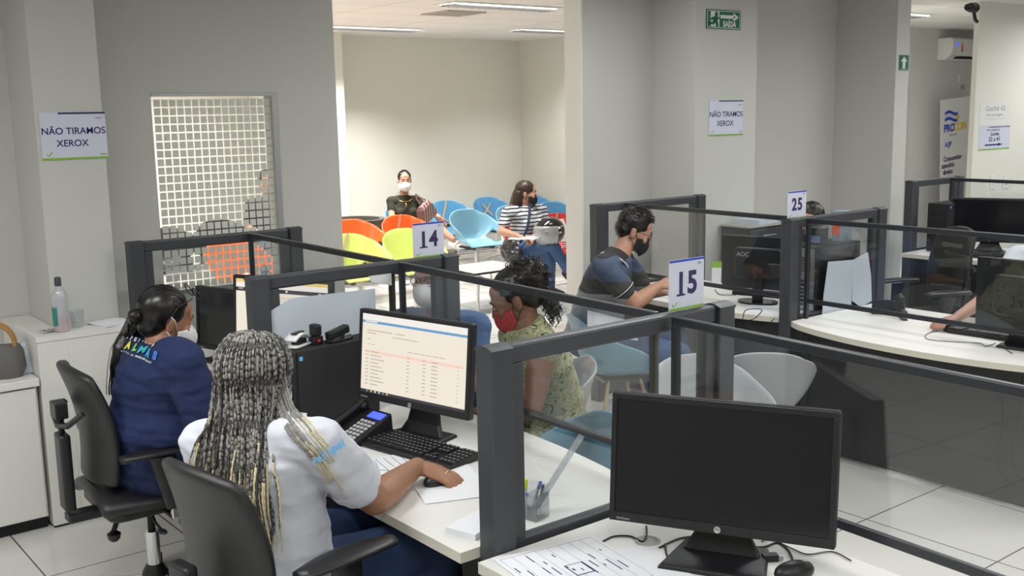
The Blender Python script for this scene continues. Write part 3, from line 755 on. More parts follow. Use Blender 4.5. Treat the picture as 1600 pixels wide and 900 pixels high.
# stone planter
r = thing('planter', (-10.3, 5.93, 0), 0, 'round dark stone planter behind the orange chairs', 'planter')
MB().lathe([(.22, 0), (.28, .2), (.31, .45), (.33, .62), (.35, .63), (.35, .70), (.29, .70), (.28, .6)], n=40).build('bowl', 'stone', r, smooth=True)
MB().lathe([(.285, .6), (.2, .63), (.05, .64)], n=30).build('soil', mat('soil', (.03, .022, .015), .95, bump=.6, bscale=60), r)
# low table in the waiting area
r = thing('side_table', (-7.95, 5.96, 0), 0, 'low white table with a dark edge and steel legs in the waiting area', 'table')
MB().box(-.26, -.3, .395, .26, .3, .402).build('table_top', 'cream', r); MB().box(-.262, -.302, .378, .262, .302, .3948).build('table_edge', 'blackm', r)
for sx in (-1, 1):
    for sy in (-1, 1): MB().tube([(sx * .18, sy * .2, .378), (sx * .2, sy * .23, .2), (sx * .21, sy * .24, 0)], .014, 8).build('leg', 'chrome', r, smooth=True)
MB().box(-.2, -.05, .4022, .16, -.02, .404, Matrix.Rotation(.5, 4, 'Z')).build('tape_strip', 'tape', r)
# grey rounded bag / hair-like cushion on the lime chair
r = tag(MB().ell((0, 0, 0), (.13, .18, .085)).build('grey_cushion', mat('grey_felt', (.22, .22, .23), .95, bump=.8, bscale=120, var=.3, vscale=60), None, smooth='all'), 'grey felt cushion lying on the lime chair right of sign 14', 'cushion'); r.location = (-7.98, 5.40, .52)

# ================================================================= COMPUTERS
def monitor(x, y, rz, w_, h_, zb, label, style='hp', scr=None, tilt=-.06, zt=.722, back='black', neck=.07):
    # local: screen faces -y
    r = thing('monitor', (x, y, zt), rz, label, 'monitor')
    z0 = zb - zt; T = Matrix.Translation((0, 0, z0 + h_ / 2)) @ Matrix.Rotation(tilt, 4, 'X')
    bz = .016
    q = MB(); q.rbox(-w_ / 2, -h_ / 2, -.02, w_ / 2, h_ / 2, .004, .008, Mx=T @ Matrix.Rotation(PI / 2, 4, 'X')); q.build('casing', back, r, smooth=True, bevel=.003)
    q = MB(); y_ = -.0045
    q.box(-w_ / 2 + .002, y_ - .006, -h_ / 2 + .002, w_ / 2 - .002, y_, -h_ / 2 + .026, T); q.box(-w_ / 2 + .002, y_ - .006, h_ / 2 - bz, w_ / 2 - .002, y_, h_ / 2 - .002, T)
    q.box(-w_ / 2 + .002, y_ - .006, -h_ / 2 + .026, -w_ / 2 + bz, y_, h_ / 2 - bz, T); q.box(w_ / 2 - bz, y_ - .006, -h_ / 2 + .026, w_ / 2 - .002, y_, h_ / 2 - bz, T)
    q.build('bezel', 'black', r, bevel=.0015)
    sc = MB().box(-w_ / 2 + bz, y_ - .002, -h_ / 2 + .026, w_ / 2 - bz, y_ - .0005, h_ / 2 - bz, T).build('screen', scr or 'gloss', r)
    MB().rbox(-w_ * .32, -h_ * .3, -.045, w_ * .32, h_ * .3, -.018, .03, Mx=T @ Matrix.Rotation(PI / 2, 4, 'X')).build('back_cover', back, r, smooth=True, bevel=.01)
    if style == 'hp':
        n = MB(); n.loft([[V((sx * a, b + c, z)) for sx, c in ((-1, 0), (1, 0), (1, .018), (-1, .018))] for a, b, z in ((.10, .02, .01), (.075, .035, .05), (.055, .05, z0 + .02), (.055, .05, z0 + h_ * .5))])
        n.build('stand_neck', back, r, bevel=.004)
        MB().loft([[V((sx * a, yy, 0)) for sx, a, yy in ((-1, .135, -.10), (1, .135, -.10), (1, .11, .10), (-1, .11, .10))], [V((sx * a, yy, .012)) for sx, a, yy in ((-1, .13, -.095), (1, .13, -.095), (1, .105, .095), (-1, .105, .095))]]).build('stand_base', back, r, bevel=.004)
        lg = MB().cyl(T @ V((0, y_ - .006, -h_ / 2 + .013)), T @ V((0, y_ - .0085, -h_ / 2 + .013)), .0085).build('logo_badge', 'chrome', r, smooth=True)
        text('hp', 'lettering', .011, 'blackm', lg, T @ V((0, y_ - .0086, -h_ / 2 + .014)), FY, ext=.0002)
        text('EliteDisplay', 'lettering', .0075, 'keyl', r, T @ V((-w_ / 2 + .04, y_ - .0062, -h_ / 2 + .010)), FY, ext=.0002)
    else:
        MB().box(-.03, .02, .01, .03, .05, z0 + h_ * .4).build('stand_neck', back, r, bevel=.005)
        MB().loft([[V((.12 * math.cos(a), .03 + .085 * math.sin(a), z)) for a in [2 * PI * k / 28 for k in range(28)]] for z in (0, .012)]).build('stand_base', 'gloss', r, smooth=True)
    return r, T, y_
def screen_marks(r, T, y_, w_, h_, rects):      # flat marks lit with the screen: u, v from the upper left, in 0..1
    mats = []; q = MB()
    x0, x1, z0, z1 = -w_ / 2 + .016, w_ / 2 - .016, -h_ / 2 + .026, h_ / 2 - .016
    for (u0, v0, u1, v1, m, lay) in rects:
        if m not in mats: mats.append(m)
        q.mi = mats.index(m)
        yy = y_ - .0022 - .0003 * lay
        q.add([T @ V((x0 + (x1 - x0) * u, yy, z1 + (z0 - z1) * v)) for u, v in ((u0, v0), (u1, v0), (u1, v1), (u0, v1))], [(0, 1, 2, 3)])
    q.build('screen_content', mats, r)
# HP monitor in front (off)
monitor(-1.665, 1.965, .50, .565, .335, .80, 'large switched off black monitor in the foreground right', 'hp', None, -.10)
# lit monitor of the braided woman
mr, T, y_ = monitor(-3.03, 1.955, .22, .535, .325, .835, 'monitor with a bright spreadsheet page before the woman with braids', 'hp', 'screen', -.10)
rc = [(0, 0, 1, .075, 'screenw', 0), (0, .085, 1, .115, 'sblue', 0), (.03, .09, .15, .105, 'screenw', 1), (0, .965, 1, 1, 'sdark', 0)]
rc += [(.06 + .04 * k, .97, .075 + .04 * k, .992, ['sblue', 'syell', 'screenw', 'spink'][k % 4], 1) for k in range(6)]
rc += [(.05, .2, .3, .212, 'stext', 0), (.33, .2, .42, .212, 'stext', 0), (.05, .235, .14, .247, 'stext', 0), (.3, .25, .55, .26, 'stext', 0), (.05, .31, .08, .32, 'stext', 0), (.1, .38, .13, .388, 'stext', 0), (.05, .38, .08, .388, 'stext', 0)]
rc += [(u, .40, u + .05, .41, 'stext', 0) for u in (.45, .51, .57, .63, .69, .75)]
rc += [(.03, .46, .97, .495, 'spink', 0)]
for k in range(10):
    v = .47 + k * .046
    rc += [(.04, v, .07, v + .012, 'stext', 1), (.09, v, .09 + .08 + .03 * ((k * 7) % 3), v + .012, 'stext', 1), (.45, v, .475, v + .012, 'stext', 1), (.6, v, .63, v + .012, 'stext', 1), (.68, v, .74, v + .012, 'stext', 1), (.92, v, .93, v + .012, 'stext', 1)]
screen_marks(mr, T, y_, .535, .325, rc)
# monitor of the navy woman
mr, T, y_ = monitor(-4.16, 2.02, .42, .535, .325, .835, 'monitor with a document page before the woman in navy', 'hp', 'screen', -.08)
rc = [(0, 0, 1, .05, 'syell', 0), (0, .05, 1, .12, 'screenw', 0), (0, .13, 1, .19, 'sdark', 0), (0, .96, 1, 1, 'sdark', 0)]
for k in range(12): rc += [(.4, .26 + .045 * k, .6 + .05 * ((k * 5) % 4), .268 + .045 * k, 'stext', 0)]
rc += [(.03, .14, .08, .16, 'stext', 1), (.55, .14, .57, .17, 'screenw', 1), (.9, .15, .93, .17, 'screenw', 1)]
screen_marks(mr, T, y_, .535, .325, rc)
# black slab at left of it: a second, switched off display seen behind the woman
monitor(-4.62, 1.98, .3, .46, .30, .76, 'dark switched off monitor behind the head of the woman in navy', 'hp', None, -.05)
# AOC monitor, seen from behind
mr, T, y_ = monitor(-3.89, 4.92, PI + .28, .47, .31, .80, 'black monitor seen from behind before the man in the polo', 'aoc', None, -.05)
text('AOC', 'lettering', .035, 'grey', mr, T @ V((.09, .0465, .05)), Matrix(((-1, 0, 0), (0, 0, 1), (0, 1, 0))), bold=.001)
# monitor on the white desk at the right edge, from behind
mr, T, y_ = monitor(-2.29, 4.86, PI + .05, .50, .33, .80, 'black monitor seen from behind at the right edge of the picture', 'hp', None, -.04)
MB().box(-.10, .022, .09, -.085, .0235, .115, T).build('sticker', 'white', mr); MB().box(-.235, .022, -.02, -.215, .024, .0, T).build('sticker', 'signw', mr)
# monitor in the far row facing us
monitor(-4.02, 7.80, .42, .56, .335, .80, 'black monitor in the far right row facing the camera', 'hp', None, .0)

def tower(x, y, rz, label, zt=.722, w_=.10, d_=.36, h_=.30, front=-1, badge=True, name='computer_tower'):
    r = thing(name, (x, y, zt), rz, label, 'computer')
    MB().box(-w_ / 2, -d_ / 2 + .02, 0, w_ / 2, d_ / 2, h_).build('case', 'blackm', r, bevel=.003)
    MB().box(-w_ / 2 - .002, -d_ / 2, .0, w_ / 2 + .002, -d_ / 2 + .0195, h_ + .002).build('front_panel', 'black', r, bevel=.005)
    q = MB()
    for k in range(26): q.box(-w_ / 2 + .012, -d_ / 2 - .003, .03 + k * .0095, w_ / 2 - .03, -d_ / 2 - .0005, .0345 + k * .0095)
    q.build('vent_grille', 'keys', r)
    if badge: MB().box(w_ / 2 + .0002, -d_ / 2 + .03, h_ - .035, w_ / 2 + .0012, -d_ / 2 + .044, h_ - .020).build('badge', 'sblue', r)
    return r
tower(-3.46, 1.86, .10, 'black computer tower on the desk of the woman with braids', h_=.29, d_=.38)
tower(-4.33, 7.72, .1, 'black computer tower beside the far monitor', h_=.37, d_=.30, w_=.16)
# old tower, back side, in booth right of 25 behind papers
r = tower(-3.575, 5.09, 0, 'computer tower with a metal rear seen through partition 25', h_=.36, d_=.42, w_=.18, badge=False)
q = MB(); q.box(-.085, -.214, .01, .085, -.2105, .35)
q.build('rear_plate', 'alu', r); q = MB()
for k in range(7): q.box(-.07, -.217, .03 + .022 * k, .02, -.2145, .042 + .022 * k)
for k in range(6):
    for j in range(6): q.box(.0 + j * .011, -.217, .22 + k * .014, .006 + j * .011, -.2145, .23 + k * .014)
q.build('rear_ports', 'blackm', r)
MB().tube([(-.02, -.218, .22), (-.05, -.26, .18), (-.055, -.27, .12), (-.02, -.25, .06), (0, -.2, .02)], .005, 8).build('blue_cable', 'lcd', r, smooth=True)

def keyboard(x, y, rz, label, w_=.44, d_=.155, zt=.722):
    r = thing('keyboard', (x, y, zt), rz, label, 'keyboard')
    MB().loft([[V((-w_ / 2, -d_ / 2, 0)), V((w_ / 2, -d_ / 2, 0)), V((w_ / 2, d_ / 2, 0)), V((-w_ / 2, d_ / 2, 0))], [V((-w_ / 2, -d_ / 2, .012)), V((w_ / 2, -d_ / 2, .012)), V((w_ / 2, d_ / 2, .022)), V((-w_ / 2, d_ / 2, .022))]]).build('body', 'black', r, bevel=.004)
    q = MB(); lg = MB()
    rows = 6
    for j in range(rows):
        yy = -d_ / 2 + .028 + j * .0205; zz_ = .0125 + .01 * (yy + d_ / 2) / d_
        xs = -w_ / 2 + .012
        widths = [1] * 15 if j else [1.4, 1.1, 1.2, 6, 1.2, 1.1, 1.1, 1.4]
        if j: widths = [1 + .25 * (rows - j)] + [1] * 12 + [1.9 - .2 * j]
        tot = sum(widths); un = (w_ * .64) / tot
        for k in widths:
            q.box(xs + .001, yy, zz_, xs + k * un - .0015, yy + .0165, zz_ + .007); lg.box(xs + k * un * .35, yy + .007, zz_ + .0071, xs + k * un * .35 + .004, yy + .012, zz_ + .0074); xs += k * un
        for g, n in ((w_ * .18, 3), (w_ * .335, 4)):
            for k in range(n):
                if n == 3 and j in (1, 2) and k != 1 and j == 1: continue
                if n == 3 and j == 2: continue
                xa = g + .002 + k * .0172; q.box(xa, yy, zz_, xa + .0155, yy + .0165, zz_ + .007); lg.box(xa + .005, yy + .007, zz_ + .0071, xa + .009, yy + .012, zz_ + .0074)
    ks = q.build('keys', 'keys', r); ks['kind'] = 'stuff'
    l_ = lg.build('key_legends', 'keyl', r); l_['kind'] = 'stuff'
    return r
keyboard(-2.90, 1.875, .18, 'black keyboard under the lit monitor of the braided woman')
keyboard(-2.50, 4.985, PI + .08, 'black keyboard on the white curved desk at the right')
keyboard(-3.93, 7.53, .42, 'black keyboard in the far row below the black monitor')
keyboard(-4.02, 1.80, .42, 'black keyboard on the desk of the woman in navy')
keyboard(-3.98, 5.14, PI + .28, 'black keyboard behind the monitor before the man in the polo')

def mouse(x, y, rz, label, zt=.722, s=1.0):
    r = thing('mouse', (x, y, zt), rz, label, 'mouse')
    q = MB(); q.ell((0, 0, .012), (.031 * s, .055 * s, .026 * s), z0=-.42); q.build('body', 'black', r, smooth='all')
    MB().cyl((-.004, .028 * s, .028 * s), (.004, .028 * s, .028 * s), .009, n=14).build('scroll_wheel', 'keyl', r, smooth=True)
    MB().tube([(0, .0545 * s * math.cos(a), .012 + .0262 * s * math.sin(a)) for a in [k * PI / 2.2 / 8 + .1 for k in range(9)]], .0012, 4).build('button_gap', 'blackm', r)
    return r
MS = at(680, 748, 'z', .74)
mouse(MS.x, MS.y + .01, .15, 'black mouse under the right hand of the braided woman')
p = at(1241, 892, 'z', .735); mouse(p.x, p.y, -.3, 'glossy dark mouse on the front desk below the big monitor')
p = at(1484, 510, 'z', .74); mouse(p.x, p.y, PI + .2, 'black mouse under a hand on the white curved desk')

def cable(name, pix, z, label, r_=.0028, m='black', zs=None):
    pts = [at(x, y, 'z', z if not zs else zs[i]) for i, (x, y) in enumerate(pix)]
    sm = []
    for i in range(len(pts) - 1):           # Catmull-Rom
        p0 = pts[max(i - 1, 0)]; p1 = pts[i]; p2 = pts[i + 1]; p3 = pts[min(i + 2, len(pts) - 1)]
        for k in range(8):
            t = k / 8; sm.append(.5 * ((2 * p1) + (p2 - p0) * t + (2 * p0 - 5 * p1 + 4 * p2 - p3) * t * t + (3 * p1 - p0 - 3 * p2 + p3) * t ** 3))
    sm.append(pts[-1])
    o = MB().tube(sm, r_, 7).build(name, m, None, smooth=True)
    return tag(o, label, 'cable')
Z = .7252
cable('cable', [(640, 745), (620, 738), (590, 735), (560, 738), (548, 745)], Z, 'thin black mouse cable before the keyboard of the braided woman', .002)
cable('cable', [(1241, 880), (1232, 860), (1215, 848), (1190, 855), (1150, 850), (1120, 838), (1090, 838), (1060, 842), (1030, 856)], Z, 'black mouse cable curving behind the big monitor stand', .0028)
cable('cable', [(1010, 822), (1010, 838), (1003, 846), (985, 838), (960, 838), (942, 846)], Z, 'black cable left of the big monitor stand', .0026)
cable('cable', [(1330, 876), (1300, 862), (1262, 866), (1235, 856), (1205, 842), (1190, 846)], Z, 'thin black cable right of the big monitor stand', .0018)
cable('cable', [(1040, 850), (1042, 868), (1055, 880), (1062, 886)], Z, 'short black cable with a plug end on the front desk', .003)
cable('cable', [(1120, 840), (1140, 838), (1160, 850), (1180, 862), (1196, 872)], Z, 'black video cable ending in a bulky plug under the big monitor', .0045)
r = thing('video_plug', at(1203, 876, 'z', .722), -.6, 'bulky black video plug lying under the big monitor', 'plug')
MB().rbox(-.012, -.02, 0, .012, .02, .018, .004).build('plug_body', 'black', r, bevel=.002); MB().box(-.009, .02, .003, .009, .032, .014).build('connector', 'alu', r)
p = at(1012, 846, 'z', .722); r = thing('cable_grommet', p, 0, 'round grey cable grommet in the front desk', 'grommet')
MB().lathe([(.034, 0), (.034, .003), (.028, .005), (.024, .003), (.022, .001)], n=28).build('ring', 'oldgrey', r, smooth=True)
cable('cable', [(1466, 516), (1448, 522), (1450, 530), (1490, 534), (1530, 536), (1540, 541), (1556, 536)], Z, 'thin black mouse cable on the white curved desk', .0018)
cable('cable', [(1563, 536), (1575, 548), (1582, 552)], Z, 'short black cable by the keyboard on the white curved desk', .002)
def drop_cable(pix, y, label, rr=.0025):
    pts = [at(px, py, 'y', y) for px, py in pix]; sm = []
    for i in range(len(pts) - 1):
        p0 = pts[max(i - 1, 0)]; p1 = pts[i]; p2 = pts[i + 1]; p3 = pts[min(i + 2, len(pts) - 1)]
        for k in range(8):
            t = k / 8; sm.append(.5 * ((2 * p1) + (p2 - p0) * t + (2 * p0 - 5 * p1 + 4 * p2 - p3) * t * t + (3 * p1 - p0 - 3 * p2 + p3) * t ** 3))
    sm.append(pts[-1]); return tag(MB().tube(sm, rr, 6).build('cable', 'black', None, smooth=True), label, 'cable')
drop_cable([(1570, 585), (1566, 620), (1567, 670), (1558, 710), (1562, 740), (1585, 758), (1600, 760)], 4.62, 'left black cable hanging down the panel under the white curved desk')
drop_cable([(1596, 590), (1594, 640), (1584, 690), (1582, 720), (1590, 745), (1602, 756)], 4.62, 'right black cable hanging down the panel under the white curved desk', .0032)
cable('cable', [(1117, 452), (1125, 460), (1150, 461)], Z, 'thin black cable on the desk behind sign 15', .002)
drop_cable([(1160, 505), (1165, 485), (1190, 484), (1180, 497), (1168, 502), (1172, 512), (1190, 514), (1210, 498)], 4.50, 'black cable loop hanging over the desk edge before the man in the polo', .0025)
# phones
def phone(x, y, rz, label, lcd=True):
    r = thing('desk_phone', (x, y, .722), rz, label, 'phone')
    Q = Matrix.Translation((0, 0, .03)) @ Matrix.Rotation(.35, 4, 'X')
    MB().loft([[V((-.07, -.09, 0)), V((.10, -.09, 0)), V((.10, .09, 0)), V((-.07, .09, 0))], [V((-.065, -.088, .018)), V((.095, -.088, .018)), V((.095, .088, .085)), V((-.065, .088, .085))]]).build('body', 'black', r, bevel=.005)
    T_ = Matrix.Translation((0, 0, .0515)) @ Matrix.Rotation(math.atan2(.067, .176), 4, 'X')
    if lcd: MB().box(.01, .045, .0, .085, .078, .003, T_).build('display', 'lcd', r)
    q = MB()
    for j in range(6):
        for i in range(4): q.box(.008 + i * .020, -.075 + j * .018, .0, .022 + i * .020, -.064 + j * .018, .004, T_)
    q.build('keypad', 'keyl', r)
    MB().box(.028, -.085, .0, .045, -.077, .004, T_).build('blue_key', 'sblue', r)
    h = MB(); h.cap(T_ @ V((-.045, -.07, .022)), T_ @ V((-.045, .08, .026)), .015, .015, 10); h.ell(T_ @ V((-.045, -.075, .012)), (.024, .024, .018)); h.ell(T_ @ V((-.045, .08, .014)), (.024, .024, .018)); h.build('handset', 'black', r, smooth=True)
    return r
p = at(545, 680, 'z', .735); phone(p.x, p.y + .03, .12, 'black desk phone with a blue display beside the braided woman')
p = at(1385, 482, 'z', .75); phone(p.x, p.y + .05, PI + .5, 'black desk phone on the white curved desk by partition 25', False)
# card leaning on the tower, papers, ruler and pens
def sheet(px, py, z, w_, h_, rz, label, m='paper', name='paper_sheet', th=.0012, lines=0, extra=None, pos=None):
    p = V((*pos, z)) if pos else at(px, py, 'z', z); r = thing(name, (p.x, p.y, z), rz, label, 'paper')
    MB().box(-w_ / 2, -h_ / 2, 0, w_ / 2, h_ / 2, th).build('sheet', m, r)
    if lines:
        q = MB(); random.seed(int(px))
        for k in range(lines):
            yy = h_ / 2 - h_ * (k + 1) / (lines + 1); a = random.uniform(.0, .3)
            q.box(-w_ * .42, yy, th, -w_ * .42 + w_ * random.uniform(.3, .82), yy + .0028, th + .0004)
        q.build('printed_lines', 'grey', r)
    if extra: extra(r, w_, h_, th)
    return r
Zt = .7222
sheet(640, 735, Zt, .21, .30, .5, 'white printed sheet under the mouse of the braided woman', lines=10)
sheet(700, 755, Zt + .0014, .21, .30, 1.2, 'second white sheet beneath the right hand of the braided woman')
sheet(600, 730, Zt + .0028, .20, .22, -.2, 'white sheet near the phone with a pale blue print', lines=7)
def form(r, w_, h_, th):
    q = MB()
    for x in (-.46, .46): q.box(w_ * x, -h_ * .46, th, w_ * x + .0012, h_ * .46, th + .0004)
    for k in range(9): q.box(-w_ * .46, -h_ * .46 + k * h_ * .115, th, w_ * .46, -h_ * .46 + k * h_ * .115 + .0007, th + .0004)
    q.build('form_lines', 'grey', r)
    q = MB(); q.box(-.02, -.02, th, .045, .035, th + .0005); q.build('photo_frame', 'inkp', r); MB().box(-.0165, -.017, th + .0005, .0415, .0285, th + .0008).build('photo_paper', 'paper', r)
    random.seed(3); q = MB()
    for k in range(26):
        x = random.uniform(-.42, .3) * w_; y = -h_ * .44 + (k % 13) * h_ * .068; q.box(x, y, th, x + random.uniform(.01, .05), y + .003, th + .0006)
    for k in range(8): 
        x = random.uniform(-.03, .02); y = random.uniform(-.02, .03); q.box(x, y, th + .0008, x + .012, y + .003, th + .0011)
    q.build('printed_text', 'ink', r)
sheet(985, 880, Zt, .21, .28, -.36, 'plain white sheet under the printed form on the front desk', pos=(-1.796, 1.756))
sheet(905, 900, Zt + .0014, .30, .30, -.157, 'printed white form with a framed box on the front desk', extra=form, pos=(-1.869, 1.661))
sheet(745, 825, Zt, .10, .15, .3, 'thick white paper pad against the front partition', th=.018, name='paper_pad')
sheet(1000, 462, Zt, .2, .28, .8, 'white sheet on the desk before the man in the polo', lines=8)
sheet(1040, 458, Zt + .0014, .2, .28, .4, 'second white sheet with notes at the hands of the man in the polo', lines=9)
sheet(1195, 484, Zt, .2, .25, .5, 'white sheet under the monitor stand before the man in the polo')
sheet(1500, 399, Zt, .2, .28, .6, 'white sheet at the far row desk edge')
p = at(340, 540, 'z', .735)
sheet(350, 530, Zt, .21, .30, .3, 'white printed sheet before the woman in navy', lines=14)
r = thing('note_card', (-3.388, 1.66, .722), .55, 'white note card with handwriting leaning by the phone', 'card')
Q = Matrix.Rotation(-.2, 4, 'X'); MB().box(-.055, -.001, 0, .055, .001, .075, Q).build('card', 'paper', r)
q = MB()
for k in range(5): q.box(-.045, -.0016, .012 + k * .012, .045 - .01 * (k % 2), -.0011, .0145 + k * .012, Q)
q.build('writing', 'grey', r)
# pen holder and contents on the desk just behind partition 15
p = at(826, 842, 'z', .722); px_, py_ = -2.205, 1.80
r = thing('pen_holder', (px_, py_, .722), .2, 'clear plastic pen holder behind the glass of partition 15', 'pen holder')
MB().box(-.04, -.03, 0, .04, .03, .004).build('bottom', 'glassc', r)
q = MB()
for (a, b, c_, d) in ((-.04, -.03, .04, -.028), (-.04, .028, .04, .03), (-.04, -.028, -.038, .028), (.038, -.028, .04, .028), (-.001, -.028, .001, .028)): q.box(a, b, .004, c_, d, .075 if b < 0 else .095)
q.build('walls', 'glassc', r)
def pen(a, b, rr, m, capm, label, name='pen', capl=.3):
    a = V(a); b = V(b); r = thing(name, a, 0, label, 'pen')
    d_ = b - a; MB().tube([(0, 0, 0), d_ * (1 - capl)], rr, 8).build('barrel', m, r, smooth=True); MB().tube([d_ * (1 - capl), d_ * .97, d_], [rr * 1.3, rr * 1.25, rr * .8], 8).build('cap', capm, r, smooth=True)
    return r
ba = V((px_, py_, .728))
def tip(x, y, off=0.0):
    d_ = (ba - V((0, 0, CH))).dot(-(RM @ V((0, 0, 1)))); return dp(x, y, d_ + off)
pen(ba + V((-.028, -.004, 0)), tip(822, 748), .0045, M['sig'] if 'sig' in M else 'white', M.setdefault('hl', mat('highlighter', (.75, .9, .02), .35)), 'yellow highlighter standing in the pen holder', capl=.28)
pen(ba + V((-.02, .015, 0)), tip(845, 752, .02), .004, 'white', 'blueink', 'blue capped pen standing in the pen holder, tallest of the pens', capl=.25)
pen(ba + V((-.01, -.016, 0)), tip(823, 770, -.01), .004, 'white', 'blueink', 'short blue capped pen in the pen holder beside the highlighter', capl=.15)
pen(ba + V((.012, .012, 0)), tip(849, 757, .03), .004, 'white', 'blackm', 'black capped pen in the pen holder', capl=.4)
pen(ba + V((-.03, .02, 0)), tip(808, 776, -.02), .006, 'grey', 'oldgrey', 'thick grey marker in the pen holder', 'marker', capl=.5)
t = tip(909, 680, .03); s0 = ba + V((.0, .0, .0))
r = thing('ruler', s0, 0, 'clear plastic ruler sticking out of the pen holder', 'ruler'); d_ = t - s0; n_ = (RM @ V((1, 0, 0))); n_ = (n_ - d_ * (n_.dot(d_) / d_.length_squared)).normalized(); k_ = d_.cross(n_).normalized()
MB().loft([[o + n_ * a * .009 + k_ * b * .0012 for a, b in ((-1, -1), (1, -1), (1, 1), (-1, 1))] for o in (V((0, 0, 0)), d_)]).build('blade', glassmat('ruler_plastic', (.8, .84, .86), .1, 2, .3), r)
# stapler and stamp on the tower
r = thing('hole_punch', (-3.475, 1.745, 1.0145), .5, 'white and black hole punch on top of the tower', 'hole punch')
MB().rbox(-.028, -.05, 0, .028, .055, .008, .012).build('base', 'white', r, smooth=True, bevel=.002)
q = MB(); q.grid(lambda u, v: V(((u - .5) * .05, -.05 + .105 * v, .012 + .034 * math.sin(PI * (.15 + .75 * v)))), 4, 8); q.build('handle', 'white', r, smooth='all', solid=.008)
MB().box(-.018, -.02, .008, .018, .03, .026).build('mechanism', 'black', r, bevel=.003); MB().box(-.012, -.03, .045, .012, .03, .053).build('grip', 'black', r, bevel=.004)
r = thing('stapler', (-3.455, 1.90, 1.0125), .3, 'black stapler standing on the tower behind the hole punch', 'stapler')
MB().box(-.02, -.05, 0, .02, .06, .01).build('base', 'black', r, bevel=.003); MB().box(-.016, -.05, .018, .016, .055, .05, Matrix.Rotation(.15, 4, 'X')).build('arm', 'black', r, bevel=.006); MB().box(-.014, .02, .01, .014, .055, .02).build('hinge', 'chrome', r)
r = thing('stamp', (-3.47, 1.815, 1.0125), .1, 'black self-inking stamp on the tower', 'stamp')
MB().box(-.02, -.02, 0, .02, .02, .03).build('base', 'black', r, bevel=.003); MB().box(-.022, -.016, .0302, .022, .016, .075).build('handle', 'black', r, bevel=.008); MB().box(.0205, -.006, .01, .0212, .006, .02).build('label_dot', 'red', r)
p = at(1411, 499, 'z', .722)
r = thing('stapler', p, .8, 'small black and silver stapler standing on the white curved desk', 'stapler')
MB().box(-.014, -.04, 0, .014, .04, .008).build('base', 'black', r, bevel=.002); MB().box(-.012, -.01, .008, .012, .02, .03).build('mechanism', 'chrome', r, bevel=.002); MB().box(-.015, -.03, .031, .015, .035, .048).build('arm', 'black', r, bevel=.004)
# bluish sheet taped inside partition 14's glass, and sheets on other glass
def glass_sheet(corners, x, label, m='paperb', ax='x', name='taped_sheet'):
    P = [at(px, py, ax, x) for px, py in corners]; c = sum(P, V()) / len(P)
    r = thing(name, c, 0, label, 'paper')
    nrm = (P[1] - P[0]).cross(P[2] - P[0]).normalized() * .0008
    q = MB(); q.loft([[p - c - nrm for p in P], [p - c + nrm for p in P]]); q.build('sheet', m, r); return r
glass_sheet([(424, 485), (455, 466), (586, 451), (588, 512), (585, 560), (500, 600), (424, 575)], -3.60, 'bluish translucent sheet taped on the glass of partition 14')
glass_sheet([(575, 430), (611, 421), (612, 446), (580, 441)], -3.60, 'small white note taped high on the glass of partition 14', 'paper')
glass_sheet([(918, 485), (998, 505), (996, 532), (980, 530), (918, 510)], PX['14'][3] - .005, 'white notice taped on the glass screen before the empty grey chair', 'paper', 'y')
glass_sheet([(1294, 409), (1333, 406), (1330, 470), (1330, 487), (1284, 498), (1287, 460)], -3.425, 'left pale sheet taped on the glass of partition 25', 'paperb')
glass_sheet([(1333, 406), (1356, 394), (1361, 430), (1362, 470), (1345, 480), (1331, 470)], -3.423, 'right pale sheet taped on the glass of partition 25', 'paperb')
# things on the tower behind partition 25
r = thing('label_printer', (-3.57, 5.02, 1.083), .2, 'small black and silver machine on the tower behind partition 25', 'printer')
MB().rbox(-.04, -.05, 0, .04, .05, .10, .015).build('body', 'black', r, smooth=True, bevel=.01); MB().box(-.036, -.054, .01, .036, -.051, .05).build('front_plate', 'chrome', r)
r = thing('box', (-3.57, 5.24, 1.083), .3, 'tall colourful printed carton behind the glass of partition 25', 'box')
pm = mat('printed_carton', (.25, .35, .4), .5, var=.6, vscale=22)
MB().box(-.045, -.035, 0, .045, .035, .17).build('carton', pm, r); MB().box(-.046, -.036, .03, -.0, -.0352, .1).build('print_patch', 'orange', r)
# far row shelf seen behind booth R0: grey cabinet with drawers
r = thing('filing_cabinet', (-4.86, 6.12, 0), 0, 'grey filing cabinet seen through the glass between the polo man and sign 25', 'cabinet')
MB().box(-.27, -.09, 0, -.02, .34, .985).build('body', 'panel', r, bevel=.004); MB().box(-.275, -.10, .986, -.01, .35, 1.0).build('top', 'oldgrey', r, bevel=.003)
for k in range(3):
    dr = MB().box(-.0195, -.08, .04 + .315 * k, -.008, .33, .34 + .315 * k).build('drawer', 'frame', r, bevel=.003); MB().box(-.007, .05, .29 + .315 * k, .002, .2, .30 + .315 * k).build('handle', 'chrome', dr)
r = thing('paper_stack', (-5.0, 6.26, 1.0005), .1, 'stack of papers on the grey filing cabinet', 'paper'); MB().box(-.10, -.12, 0, .10, .14, .035).build('sheets', 'paperb', r)
# small green and white card holder by the AOC monitor
p = at(1119, 445, 'z', .722); r = thing('card_holder', (p.x, p.y, .722), .6, 'small green and white card holder beside the monitor behind sign 15', 'card holder')
MB().box(-.03, -.002, 0, .03, .002, .13, Matrix.Rotation(-.2, 4, 'X')).build('card', 'paper', r); MB().box(-.032, -.003, .11, .032, .003, .15, Matrix.Rotation(-.2, 4, 'X')).build('green_tab', 'green', r); MB().box(-.03, -.02, 0, .03, .03, .01).build('foot', 'white', r)
